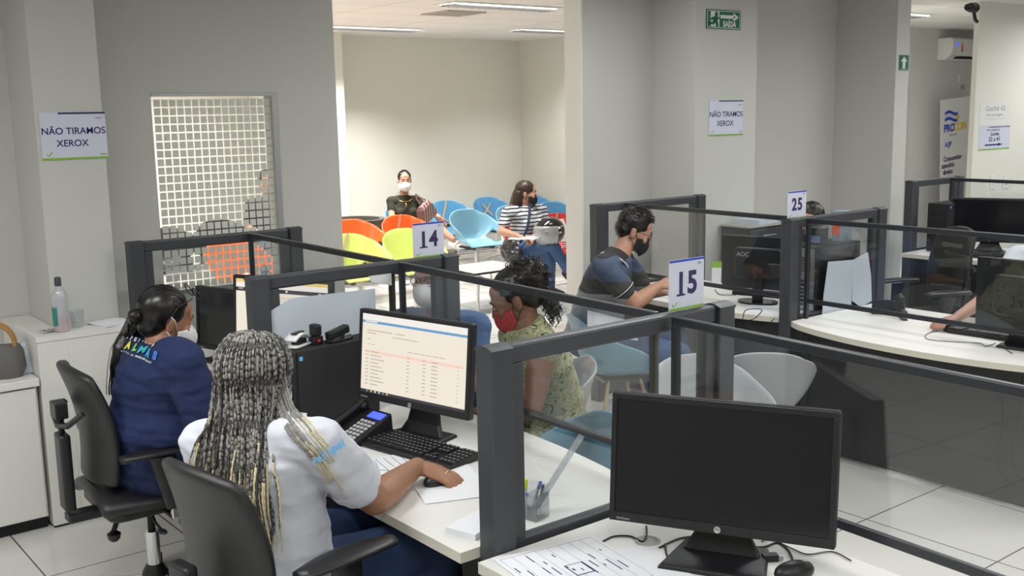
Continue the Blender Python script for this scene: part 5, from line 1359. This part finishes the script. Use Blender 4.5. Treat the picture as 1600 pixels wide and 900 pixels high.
# back print
c_ = dp(219, 538, 3.98); fwdb = nz(V((0, 0, CH)) - c_); 
bn = nz(V((.25, -.85, .55))); rt = nz(UP.cross(bn)); up_ = nz(bn.cross(rt)); TM = Matrix((rt, up_, bn)).transposed()
def onback(px, py):       # ray onto the shirt's surface
    o_ = V((0, 0, CH)); d_ = nz(ray(px, py)); bpy.context.view_layer.update()
    hit, loc, nn, idx = sh.ray_cast(o_ - L, d_)
    return (loc + L, nn) if hit else (dp(px, py, 3.95), bn)
PC = [(.85, .8, .03), (.75, .75, .05), (.2, .55, .15), (.05, .4, .45), (.04, .35, .75), (.06, .2, .7)]
for i in range(6): M['pl%d' % i] = mat('print_%d' % i, PC[i], .6)
for body, x0, y0, x1, y1, sz, bold in (('PREFEITURA', 190, 524, 241, 541, .021, .0008), ('PALMAS', 192, 537, 244, 556, .042, .0025), ('CAPITAL DA OPORTUNIDADE', 190, 549, 238, 567, .009, .0004)):
    n_ = len(body)
    for i, ch in enumerate(body):
        if ch == ' ': continue
        t = i / (n_ - 1); hit_, nn = onback(x0 + (x1 - x0) * t, y0 + (y1 - y0) * t); nn = nz(nn)
        rt = nz(RM @ V((x1 - x0, -(y1 - y0), 0))); rt = nz(rt - nn * rt.dot(nn)); up_ = nz(nn.cross(rt))
        home(text(ch, 'back_print', sz, 'pl%d' % i if body == 'PALMAS' else 'maskw', sh, hit_ + nn * .006, Matrix((rt, up_, nn)).transposed(), bold), L)
def hairtubes(r, L, gen, n, m, rad, parent, seed=1, nm='hair_strands'):
    random.seed(seed); q = MB()
    for k in range(n): q.tube(gen(k), rad, 4)
    return home(q.build(nm, m, parent, smooth='all', nofix=True), L)
def pose(pel, H, shR, shL, fr, nk=.33):
    J = dict(pelvis=V(pel), shR=V(shR), shL=V(shL)); f = nz(V((fr[0], fr[1], 0))); rt = f.cross(UP)
    S_ = (J['shR'] + J['shL']) / 2; J['S'] = S_; J['hipR'] = J['pelvis'] + rt * .09 + V((0, 0, -.02)); J['hipL'] = J['pelvis'] - rt * .09 + V((0, 0, -.02))
    J['neck'] = S_.lerp(V(H), nk); J['chest'] = S_ * .72 + J['pelvis'] * .28; J['f'] = f; J['rt'] = rt
    return J
def dress(name, m, r, L, J, k=1.0, slv=.5, bust=0, waist=1.0, vox=.008, i=.012, disp=None, sl_r=.062):
    mb = MB(); torso(mb, J, i, k, waist=waist, bust=bust)
    for a_, b_ in (('shR', 'elR'), ('shL', 'elL')):
        if slv: s_, e_ = J[a_], J[b_]; mb.chain([s_, s_.lerp(e_, slv * .5), s_.lerp(e_, slv)], [sl_r, sl_r, sl_r * .97])
    return home(organic(name, mb, m, r, vox, 4, disp or folds(9, .007, (1, 1, 2))), L)
def legs(name, m, r, L, J, k=1.0, vox=.009):
    tr = MB(); tr.ell(J['pelvis'] + V((0, 0, -.01)), (.175 * k, .15 * k, .11)); leg(tr, J['hipR'], J['knR'], J['anR'], k, .006); leg(tr, J['hipL'], J['knL'], J['anL'], k, .006)
    return home(organic(name, tr, m, r, vox, 4, folds(12, .005)), L)
def shoes(r, L, J, m='blackm', dR=None, dL=None):
    mb = MB(); shoe(mb, J['anR'], dR or J['f']); shoe(mb, J['anL'], dL or J['f']); return home(organic('shoes', mb, m, r, .007, 3), L)
def bare(r, L, J, F, skin, k=1.0, hands=True, hR=None, hL=None, vox=.007, bareleg=False, s=1.0):
    mb = MB(); head(mb, F, s); mb.cap(F @ V((0, -.015, -.05)), J['neck'] - V((0, 0, .02)), .048, .055); torso(mb, J, -.014, k)
    arm(mb, J['shR'], J['elR'], J['wrR'], k); arm(mb, J['shL'], J['elL'], J['wrL'], k)
    hand(mb, J['wrR'], *(hR or ((J['f'].x, J['f'].y, -.1), (0, 0, -1), tuple(-J['rt'])))); hand(mb, J['wrL'], *(hL or ((J['f'].x, J['f'].y, -.1), (0, 0, -1), tuple(J['rt']))))
    if bareleg: leg(mb, J['hipR'], J['knR'], J['anR'], .95); leg(mb, J['hipL'], J['knL'], J['anL'], .95)
    return home(organic('body', mb, SK[skin], r, vox, 3), L)
def glasses(r, L, F, s=1.0):
    q = MB()
    for x in (-1, 1):
        q.tube([F @ V(((x * .033 + .026 * math.cos(a)) * s, (.099 - .006 * abs(math.cos(a))) * s, (-.002 + .019 * math.sin(a)) * s)) for a in [2 * PI * k / 20 for k in range(21)]], .0018, 6)
        q.tube([F @ V((x * .060 * s, .094 * s, .004 * s)), F @ V((x * .077 * s, .04 * s, .006 * s)), F @ V((x * .083 * s, -.01 * s, .004 * s))], .0018, 6)
    q.tube([F @ V((-.008 * s, .099 * s, .002 * s)), F @ V((.008 * s, .099 * s, .002 * s))], .0018, 6)
    home(q.build('glasses', 'blackm', r, smooth=True), L)

# ------------------------------------------------ client woman in the floral top
H = dp(806, 466, 4.05); f = nz(V((-.68, -.73, 0)))
pel = at(862, 668, 'z', .53)
J = pose(pel, H, dp(806, 528, 4.16), dp(850, 545, 3.90), f)
J['neck'] = J['S'].lerp(H, .35) + V((0, 0, .02))
J['elL'] = dp(832, 636, 3.84); J['wrL'] = dp(794, 652, 3.93); J['elR'] = dp(790, 612, 4.25); J['wrR'] = dp(775, 640, 4.1)
J['knR'] = J['pelvis'] + V((-.02, -.44, 0)); J['knL'] = J['pelvis'] + V((.17, -.42, 0)); J['anR'] = J['knR'] + V((-.02, .0, -.42)); J['anL'] = J['knL'] + V((0, 0, -.42))
F1 = frame(H, f + V((.0, 0, -.42)))
r, L = person('woman in a sleeveless floral top with curly black hair and a red mask', J, 'dark')
bare(r, L, J, F1, 'dark', 1.06, vox=.006)
M['floral'] = mat('floral_cloth', (.6, .58, .42), .8, bump=.3, bscale=60); nt = M['floral'].node_tree; b = nt.nodes['Principled BSDF']
tc = nt.nodes.new('ShaderNodeTexCoord'); n1 = nt.nodes.new('ShaderNodeTexNoise'); n1.inputs['Scale'].default_value = 16; n1.inputs['Detail'].default_value = 3; n1.inputs['Distortion'].default_value = 2.6
nt.links.new(tc.outputs['Object'], n1.inputs['Vector']); cr = nt.nodes.new('ShaderNodeValToRGB'); cr.color_ramp.interpolation = 'CONSTANT'; el = cr.color_ramp.elements
el[0].position = 0; el[0].color = (.03, .05, .015, 1); el[1].position = .38; el[1].color = (.10, .17, .02, 1)
for p_, c_ in ((.41, (.42, .42, .24)), (.50, (.52, .48, .36)), (.55, (.20, .24, .04)), (.60, (.46, .42, .30)), (.66, (.10, .12, .05)), (.69, (.45, .42, .28))): e = el.new(p_); e.color = (*c_, 1)
nt.links.new(n1.outputs['Fac'], cr.inputs[0]); nt.links.new(cr.outputs[0], b.inputs['Base Color'])
dress('top', 'floral', r, L, J, 1.14, 0, .055, 1.2, .007)
legs('skirt_trousers', 'floral', r, L, J, 1.1); shoes(r, L, J)
M['maskr'] = mat('red_print_mask', (.50, .06, .06), .8, var=.7, vscale=110)
eyes(r, L, F1, lid=.002); mask(r, L, F1, 'maskr', strap='blackm')
cap_ = MB(); cap_.ell(F1 @ V((0, -.021, .039)), (.0805, .092, .0855), F1.to_3x3(), 24, 16); cap_.ell(F1 @ V((0, -.06, .0)), (.07, .052, .066), F1.to_3x3())
puff = F1 @ V((.0, -.072, .05)); cap_.ell(puff, (.078, .078, .072))
hr = home(organic('hair', cap_, 'hairb', r, .006, 2, folds(45, .0025)), L)
def curl(k):
    u = V((random.gauss(0, 1), random.gauss(0, 1), random.gauss(0, 1))).normalized()
    p = puff + V((u.x * .080, u.y * .080, u.z * .075)) * random.uniform(.82, 1.03); a0 = random.uniform(0, 6); o = u.orthogonal().normalized(); o2 = u.cross(o); g = random.uniform(.01, .034); rr = random.uniform(.0025, .0055)
    dd = nz(u + V((random.gauss(0, .5), random.gauss(0, .5), random.gauss(0, .5)))); n_ = 12
    return [p + dd * (g * i / n_) + (o * math.cos(a0 + i * 1.1) + o2 * math.sin(a0 + i * 1.1)) * rr for i in range(n_)]
hairtubes(r, L, curl, 620, 'hairb', .0017, hr, 2, 'curls')
def curl2(k):
    p = F1 @ V((random.uniform(-.06, .07), -.10 - random.random() * .05, random.uniform(-.1, -.01))); a0 = random.uniform(0, 6)
    return [p + V((.006 * math.cos(a0 + i * .9), .006 * math.sin(a0 + i * .9), -.006 * i)) for i in range(12)]
hairtubes(r, L, curl2, 90, 'hairb', .0016, hr, 3, 'nape_curls')
def slick(k):
    a0 = random.uniform(-1.2, 1.2); o = []
    for i in range(9):
        t = i / 8; lon = (1 - t) * 1.1 - t * 1.2
        o.append(F1 @ V((.083 * math.sin(a0 * (1 - .35 * t)) * math.cos(lon * .35), -.018 + .094 * math.sin(lon) * math.cos(a0 * .8), .036 + .088 * math.cos(lon) * math.cos(a0 * .95))))
    return o
hairtubes(r, L, slick, 110, 'hairb', .0016, hr, 4, 'slick_hair')

# ------------------------------------------------ client man behind partition 14
H = dp(674, 431, 4.84); f = nz(V((.50, -.86, 0)))
rt = f.cross(UP); S0 = H + V((-.03, .06, -.235))
J = pose(V((H.x - .10, H.y + .30, .52)), H, S0 + rt * .19, S0 - rt * .19, f)
for s_, q in (('R', 1), ('L', -1)):
    J['el' + s_] = J['sh' + s_] + V((0, 0, -.24)) + f * .08 + rt * .03 * q; J['wr' + s_] = J['el' + s_] + f * .20 - rt * .10 * q + V((0, 0, .0))
    J['kn' + s_] = J['pelvis'] + nz(V((-.3, .1, 0))) * .1 + V((.02 * q, -.40, 0)) + rt * .1 * q; J['an' + s_] = J['kn' + s_] + V((0, .1, -.42))
F1 = frame(H, f + V((0, 0, -.12)))
r, L = person('older man in blue with glasses and a white mask behind partition 14', J, 'brown')
bare(r, L, J, F1, 'brown', 1.0, vox=.007)
dress('shirt', 'bluec', r, L, J, 1.08, .55, 0, 1.05); legs('trousers', 'denimd', r, L, J, 1.0, .011); shoes(r, L, J)
eyes(r, L, F1, brow='hairg'); mask(r, L, F1, 'maskw', 1.05, kn=True); glasses(r, L, F1)
cap_ = MB(); cap_.ell(F1 @ V((0, -.022, .040)), (.0805, .0905, .083), F1.to_3x3(), 24, 16); cap_.ell(F1 @ V((0, -.058, -.01)), (.071, .052, .068), F1.to_3x3())
home(organic('hair', cap_, 'hairg', r, .006, 2, folds(60, .004)), L)

# ------------------------------------------------ man in the striped polo
H = dp(990, 360, 5.82); f = nz(V((.50, .86, 0)))
J = pose(at(922, 528, 'z', .53), H, dp(943, 418, 5.58), dp(972, 408, 5.92), f, .36)
J['neck'] = J['S'].lerp(H, .35)
J['elR'] = dp(992, 474, 5.62); J['wrR'] = dp(1030, 446, 5.75); J['elL'] = dp(1012, 455, 6.02); J['wrL'] = dp(1036, 456, 5.98)
J['knR'] = at(1062, 552, 'z', .50); J['knL'] = at(1060, 528, 'z', .50); J['anR'] = at(1000, 630, 'z', .12); J['anL'] = J['knL'] + V((0, -.05, -.4))
F1 = frame(H, f + V((.12, -.05, -.42)))
r, L = person('man in a blue and grey striped polo with a black mask looking at a phone', J, 'tan')
bare(r, L, J, F1, 'tan', 1.08, vox=.006, hR=((.55, .75, .12), (-.3, .35, -.6), (-.2, .2, .9), (.5, .7, .5)), hL=((.55, .5, -.05), (.1, -.1, 1), (-.6, .6, .3), (.4, .6, .5)))
M['polo'] = bands('polo_stripes', [(0, (.40, .41, .43)), (.41, (.30, .31, .32)), (.437, (.055, .055, .05)), (.482, (.06, .085, .14)), (.545, (.022, .022, .022))], 2.0, wobble=.02)
M['polo'].node_tree.nodes['Color Ramp'].color_ramp.elements[0].position = 0.0
sh = dress('polo_shirt', 'polo', r, L, J, 1.12, .62, 0, 1.12, .007, sl_r=.066)
q = MB()
for a_, b_ in (('shR', 'elR'),):
    s_, e_ = J[a_], J[b_]; q.tube([s_.lerp(e_, .60), s_.lerp(e_, .645)], .0665, 26)
home(q.build('cuff', 'blackm', sh, smooth=True), L)
q = MB(); s_, e_ = J['shR'], J['elR']; q.tube([s_.lerp(e_, .615), s_.lerp(e_, .628)], .0672, 26); home(q.build('cuff_stripe', 'maskw', sh, smooth=True), L)
nd = nz(H - J['S']); cx = nd.cross(f).normalized()
q = MB(); q.loft([[J['neck'] + nd * (z - .045) + (cx * math.cos(a) + nz(nd.cross(cx)) * math.sin(a)) * rr for a in [2 * PI * k / 20 for k in range(20)]] for z, rr in ((-.03, .088), (.0, .074), (.03, .064), (.035, .061), (.0, .060))], cap=False)
col_ = home(q.build('collar', 'blackm', sh, smooth=True), L)
q = MB(); q.tube([J['neck'] + nd * (-.045 - .022) + (cx * math.cos(a) + nz(nd.cross(cx)) * math.sin(a)) * .0865 for a in [2 * PI * k / 24 for k in range(25)]], .004, 6); home(q.build('collar_stripe', 'maskw', col_, smooth=True), L)
legs('jeans', 'denim', r, L, J, 1.05); shoes(r, L, J)
eyes(r, L, F1, lid=.002); mask(r, L, F1, 'maskk', strap='blackm'); glasses(r, L, F1)
cap_ = MB(); cap_.ell(F1 @ V((0, -.016, .044)), (.081, .094, .086), F1.to_3x3(), 24, 16); cap_.ell(F1 @ V((0, -.055, -.002)), (.072, .052, .064), F1.to_3x3()); cap_.ell(F1 @ V((.0, .055, .092)), (.05, .03, .022), F1.to_3x3())
hr = home(organic('hair', cap_, 'hairb', r, .006, 2, folds(55, .003)), L)
def tuft(k):
    a = random.uniform(0, 2 * PI); t = random.uniform(0, 1.25); p = F1 @ V((.081 * math.sin(t) * math.cos(a), -.016 + .094 * math.sin(t) * math.sin(a), .044 + .088 * math.cos(t))); n_ = nz(p - H)
    w_ = nz(F1.to_3x3() @ V((random.gauss(0, .5), .7, random.gauss(0, .3)))); return [p, p + n_ * .006 + w_ * .008, p + n_ * .008 + w_ * .02]
hairtubes(r, L, tuft, 420, 'hairb', .0014, hr, 6, 'short_strands')
ph = (J['wrR'] + J['wrL']) / 2 + nz(V((.5, .75, 0))) * .10 + V((0, 0, .01))
r = thing('mobile_phone', ph, -.5, 'mobile phone held in the hands of the man in the polo', 'phone')
Q = Matrix.Rotation(-.9, 4, 'X'); MB().rbox(-.036, -.004, -.075, .036, .004, .075, .003, Mx=Q).build('case', 'white', r, bevel=.002); MB().box(-.033, -.0048, -.068, .033, -.0041, .068, Q).build('display', 'sblue', r)

# ------------------------------------------------ woman in the dark top, waiting
H = dp(632, 282, 12.25); f = nz(V((.86, -.35, 0)))
rt = f.cross(UP); S0 = H + V((-.03, 0, -.24))
J = pose((H.x - .02, H.y + .03, .50), H, S0 + rt * .145, S0 - rt * .145, f, .3)
J['elR'] = dp(612, 337, 12.2); J['wrR'] = dp(622, 352, 11.95); J['elL'] = dp(668, 327, 12.35); J['wrL'] = dp(687, 340, 12.25)
J['knR'] = J['pelvis'] + nz(V((.9, -.05, 0))) * .45 + V((0, 0, .04)); J['knL'] = J['pelvis'] + nz(V((.85, .25, 0))) * .45 + V((0, 0, .06)); J['anR'] = J['knR'] + V((.02, 0, -.42)); J['anL'] = dp(708, 374, 12.0)
F1 = frame(H, V((.95, -.45, -.03)))
r, L = person('woman in a dark top with a handbag and white mask, waiting by the back wall', J, 'tan')
bare(r, L, J, F1, 'tan', 1.02, vox=.008, bareleg=True, hL=((.3, .2, -1), (-.5, .5, 0), (.8, -.3, 0), (.2, .2, .2)))
dress('top', 'olivec', r, L, J, .96, .55, .045, 1.1, .009, sl_r=.054)
tr = MB(); tr.ell(J['pelvis'], (.19, .17, .11)); 
for a_, b_ in (('hipR', 'knR'), ('hipL', 'knL')): tr.cap(J[a_], J[a_].lerp(J[b_], .72), .10, .085)
home(organic('shorts', tr, mat('beige_cloth', (.35, .28, .22), .85), r, .01, 3), L)
q = MB()
for an, d_ in (('anR', f), ('anL', nz(V((.9, .4, -.3))))):
    q = MB(); q.cap(J[an] + V((0, 0, -.06)) - d_ * .03, J[an] + V((0, 0, -.06)) + d_ * .15, .034, .028); q.tube([J[an] + d_ * .06 + V((0, .04, -.06)), J[an] + d_ * .06 + V((0, 0, -.005)), J[an] + d_ * .06 + V((0, -.04, -.06))], .012, 6)
    home(q.build('sandal', mat('white_leather', (.75, .72, .66), .5), r, smooth='all'), L)
eyes(r, L, F1); mask(r, L, F1, 'maskw', kn=True)
sleek(r, L, F1, 1.0, 'hairs', 60)
q = MB(); q.tube([J['neck'] + (f * math.cos(a) + rt * math.sin(a)) * .095 + V((0, 0, -.02 - .05 * math.cos(a))) for a in [2 * PI * k / 20 - PI for k in range(21)]], .0025, 5); q.ell(J['neck'] + f * .115 + V((0, 0, -.105)), (.008, .012, .02)); home(q.build('necklace', 'gold', r, smooth='all'), L)
bp_ = dp(665, 330, 12.0)
r = thing('handbag', bp_, -1.2, 'brown striped handbag hanging from the shoulder of the woman in the dark top', 'bag')
M['bagm'] = bands('striped_leather', [(0, (.16, .07, .06)), (.78, (.55, .42, .38))], .045, 0, .5)
Q = Matrix.Rotation(.45, 4, 'Y')
MB().loft([[Q @ V((x * a, y * b, z)) for x, y in ((-1, -1), (1, -1), (1, 1), (-1, 1))] for a, b, z in ((.13, .05, -.11), (.135, .055, -.07), (.105, .045, .06), (.08, .02, .10))]).build('body', 'bagm', r, bevel=.01)
shl = J['shL'] + V((0, 0, .075)) - bp_; Rz = Matrix.Rotation(1.2, 3, 'Z'); shl = Rz @ shl
for o in (-.05, .05): MB().tube([Q @ V((o, 0, .12)), Q.to_3x3() @ V((o, 0, .12)) * .5 + shl * .5 + V((0, -.02, .0)), shl, shl + Rz @ V((-.06, 0, -.08))], .008, 6).build('strap', mat('brown_leather', (.09, .04, .035), .45), r, smooth=True)
p_ = J['pelvis'] + nz(f) * .16 + V((0, -.02, .115)); r = thing('notebook', p_, .4, 'flat grey booklet on the lap of the woman in the dark top', 'notebook'); MB().box(-.09, -.13, 0, .09, .13, .012).build('cover', 'oldgrey', r, bevel=.003)

# ------------------------------------------------ woman in the striped T-shirt, waiting
H = dp(822, 302, 10.2); f = nz(V((.93, .25, 0))); rt = f.cross(UP); S0 = dp(817, 331, 10.22)
J = pose(dp(826, 388, 10.2), H, dp(793, 334, 10.05), dp(846, 330, 10.4), nz(V((.92, -.25, 0))), .3)
J['pelvis'].z = .52
J['elR'] = dp(783, 362, 10.0); J['wrR'] = dp(808, 368, 9.75); J['elL'] = dp(851, 352, 10.35); J['wrL'] = dp(838, 367, 9.95)
J['knR'] = dp(862, 380, 9.82); J['knL'] = dp(858, 398, 9.95); J['anR'] = dp(888, 424, 9.85); J['anL'] = dp(860, 448, 10.0)
F1 = frame(H, V((.62, .74, -.03)))
r, L = person('woman in a striped T-shirt and jeans with legs crossed, black mask, waiting', J, 'tan')
bare(r, L, J, F1, 'tan', .98, vox=.008, hR=((.6, .3, -.2), (0, 0, -1), (-.2, .8, 0), (.4, .5, .4)), hL=((.3, -.8, -.2), (0, 0, -1), (-.8, -.2, 0), (.4, .5, .4)))
M['striped'] = bands('striped_cotton', [(0, (.55, .58, .62)), (.62, (.02, .022, .03))], .034, wobble=.02)
sh = dress('t_shirt', 'striped', r, L, J, 1.04, .6, .045, 1.05, .008, sl_r=.055)
legs('jeans', 'denim', r, L, J, 1.0); 
mb = MB(); shoe(mb, J['anR'], (.7, .3, -.5)); shoe(mb, J['anL'], f); home(organic('shoes', mb, mat('navy_shoe', (.02, .015, .04), .6), r, .007, 3), L)
eyes(r, L, F1); mask(r, L, F1, 'maskk', strap='blackm')
cap_ = MB(); cap_.ell(F1 @ V((0, -.014, .042)), (.083, .097, .086), F1.to_3x3(), 24, 16)
c0 = F1 @ V((0, -.06, -.01)); cap_.chain([c0, c0 + V((-.03, -.02, -.12)), c0 + V((-.05, -.05, -.22))], [.075, .075, .05]); 
hr = home(organic('hair', cap_, 'hairbr', r, .008, 3, folds(40, .003, (1, 1, .3))), L)
def lock(k):
    a = random.uniform(-1.3, 1.3); p = F1 @ V((.083 * math.sin(a), -.03 - .06 * math.cos(a), .03)); o = nz(V((p.x - H.x, p.y - H.y, 0)))
    ln = random.uniform(.25, .34); return [p + o * .004 + V((-.05 * t, -.06 * t, -ln * t)) + o * .012 * math.sin(t * 7 + a) for t in [i / 9 for i in range(10)]]
hairtubes(r, L, lock, 160, 'hairbr', .003, hr, 5)
def lock2(k):
    a = random.uniform(-1.2, 1.2); p = F1 @ V((.085 * math.sin(a), -.035 - .065 * math.cos(a), -.10)); o = nz(V((p.x - H.x, p.y - H.y, 0)))
    return [p + o * .01 + V((-.04 - .05 * t, -.03 - .05 * t, -.2 * t)) + o * .012 * math.sin(t * 6 + a) for t in [i / 7 for i in range(8)]]
hairtubes(r, L, lock2, 70, 'hairtip', .003, hr, 9, 'light_ends')
q = MB(); q.tube([dp(826, 318, 10.3), dp(828, 326, 10.05), dp(826, 345, 10.0), dp(823, 360, 9.98), dp(812, 380, 10.0)], .012, 6)
home(q.build('bag_strap', 'maskn', r, smooth=True), L)
hp_ = dp(859, 362, 9.75)
r = thing('motorcycle_helmet', hp_, .3, 'black motorcycle helmet with a clear visor on the lap of the woman in stripes', 'helmet')
q = MB(); q.ell((0, 0, 0), (.135, .155, .135), Matrix.Rotation(.2, 3, 'X'), 32, 20, z0=-.75); q.build('shell', 'gloss', r, smooth='all')
q = MB(); q.grid(lambda u, v: V((.150 * math.cos(-2.3 + 1.9 * u) * math.cos(-.75 + 1.2 * v), .168 * math.sin(-2.3 + 1.9 * u) * math.cos(-.75 + 1.2 * v), .148 * math.sin(-.75 + 1.2 * v))), 16, 10); q.build('visor', glassmat('visor_plastic', (.75, .76, .76), .05, 3, .25), r, smooth='all', solid=.003)
q = MB()
random.seed(3)
for k in range(7):
    a = random.uniform(-1, 1.6); e_ = random.uniform(-.3, .8); q.grid(lambda u, v, a=a, e_=e_: V((.1365 * math.cos(a + .25 * u) * math.cos(e_ + .12 * v), .1565 * math.sin(a + .25 * u) * math.cos(e_ + .12 * v), .1365 * math.sin(e_ + .12 * v))), 3, 2)
q.build('decals', 'chrome', r, smooth='all')
p_ = dp(822, 373, 9.72); r = thing('notebook', p_, .3, 'white booklet on the knees of the woman in stripes', 'notebook'); MB().box(-.15, -.08, 0, .15, .08, .012, Matrix.Rotation(-.05, 4, 'Y')).build('pages', 'paper', r, bevel=.002)
p_ = dp(797, 392, 10.0); r = thing('handbag', p_, .2, 'dark translucent bag hanging beside the red chair of the woman in stripes', 'bag')
q = MB(); q.ell((0, 0, 0), (.11, .05, .12)); q.ell((.05, 0, -.03), (.1, .05, .10)); o = organic('body', q, mat('dark_vinyl', (.03, .03, .035), .25), r, .008, 2, folds(20, .012))
MB().tube([(-.05, 0, .1), (0, 0, .17), (.06, 0, .1)], .005, 6).build('handle', 'blackm', r, smooth=True)

# ------------------------------------------------ attendant behind sign 25
H = dp(1267, 347, 6.7); f = nz(V((.35, -.93, 0))); rt = f.cross(UP); S0 = H + V((-.02, .06, -.24))
J = pose((H.x - .05, H.y + .2, .54), H, S0 + rt * .19, S0 - rt * .19, f)
for s_, q in (('R', 1), ('L', -1)):
    J['el' + s_] = J['sh' + s_] + V((0, 0, -.25)) + f * .08 + rt * .04 * q; J['wr' + s_] = J['el' + s_] + f * .22 - rt * .05 * q + V((0, 0, -.02)); J['kn' + s_] = J['pelvis'] + f * .42 + rt * .1 * q; J['an' + s_] = J['kn' + s_] + V((0, 0, -.42))
F1 = frame(H, f + V((0, 0, -.3)))
r, L = person('dark-haired person in grey with a navy mask, seen through partition 25', J, 'tan')
bare(r, L, J, F1, 'tan', 1.0, vox=.008); dress('shirt', 'greyc', r, L, J, 1.1, .9); legs('trousers', 'denimd', r, L, J, 1.0, .012); shoes(r, L, J)
eyes(r, L, F1); mask(r, L, F1, 'maskn', strap='blackm')
cap_ = MB(); cap_.ell(F1 @ V((0, -.018, .044)), (.083, .092, .086), F1.to_3x3(), 24, 16); cap_.ell(F1 @ V((0, -.055, -.002)), (.074, .052, .074), F1.to_3x3())
home(organic('hair', cap_, 'hairb', r, .007, 2, folds(50, .004)), L)

# ------------------------------------------------ attendant at the right edge, mostly outside the frame
wr = at(1494, 497, 'z', .775); S0 = dp(1640, 398, 6.05); f = nz(V((.1, -1, 0))); rt = f.cross(UP)
H = S0 + V((.0, -.03, .24))
J = pose((S0.x, S0.y + .1, .54), H, dp(1592, 402, 6.05), S0 - rt * .19, f)
J['wrR'] = wr; J['elR'] = dp(1548, 462, 5.9); J['elL'] = J['shL'] + V((.05, -.1, -.25)); J['wrL'] = J['elL'] + V((-.05, -.22, .0))
for s_, q in (('R', 1), ('L', -1)): J['kn' + s_] = J['pelvis'] + f * .42 + rt * .1 * q; J['an' + s_] = J['kn' + s_] + V((0, 0, -.42))
F1 = frame(H, f + V((0, 0, -.25)))
r, L = person('person in a white shirt at the right edge with a hand on a mouse', J, 'tan')
bare(r, L, J, F1, 'tan', 1.0, vox=.007, hR=((-.15, -1, -.05), (0, 0, -1), (-1, .1, 0), (.15, .4, .4))); dress('shirt', 'whitec', r, L, J, 1.12, .6, sl_r=.07); legs('trousers', 'denimd', r, L, J, 1.0, .012); shoes(r, L, J)
eyes(r, L, F1); mask(r, L, F1, 'maskw'); cap_ = MB(); cap_.ell(F1 @ V((0, -.018, .044)), (.083, .092, .086), F1.to_3x3(), 24, 16); cap_.ell(F1 @ V((0, -.055, -.002)), (.074, .052, .074), F1.to_3x3())
home(organic('hair', cap_, 'hairb', r, .008, 2), L)

# ------------------------------------------------ seated person seen in slivers through the frosted window
hp_ = at(416, 284, 'x', -10.4); H = V((-10.4, hp_.y, hp_.z)); f = nz(V((.9, -.3, 0))); rt = f.cross(UP); S0 = H + V((0, 0, -.235))
J = pose((-10.42, hp_.y, .52), H, S0 + rt * .17, S0 - rt * .17, f)
for s_, q in (('R', 1), ('L', -1)):
    J['el' + s_] = J['sh' + s_] + V((0, 0, -.25)) + rt * .04 * q; J['wr' + s_] = J['el' + s_] + f * .22 - rt * .05 * q; J['kn' + s_] = J['pelvis'] + rt * .1 * q + f * .45; J['an' + s_] = J['kn' + s_] + V((0, 0, -.42))
F1 = frame(H, f)
r, L = person('person in dark clothes seated behind the frosted window', J, 'tan')
bare(r, L, J, F1, 'tan', .95, vox=.01); dress('shirt', 'blackm', r, L, J, 1.05, .6, vox=.011); legs('trousers', 'denimd', r, L, J, 1.0, .012); shoes(r, L, J)
cap_ = MB(); cap_.ell(F1 @ V((0, -.018, .044)), (.083, .092, .086), F1.to_3x3(), 24, 16); cap_.ell(F1 @ V((0, -.055, -.002)), (.074, .052, .074), F1.to_3x3())
home(organic('hair', cap_, 'hairb', r, .008, 2), L)
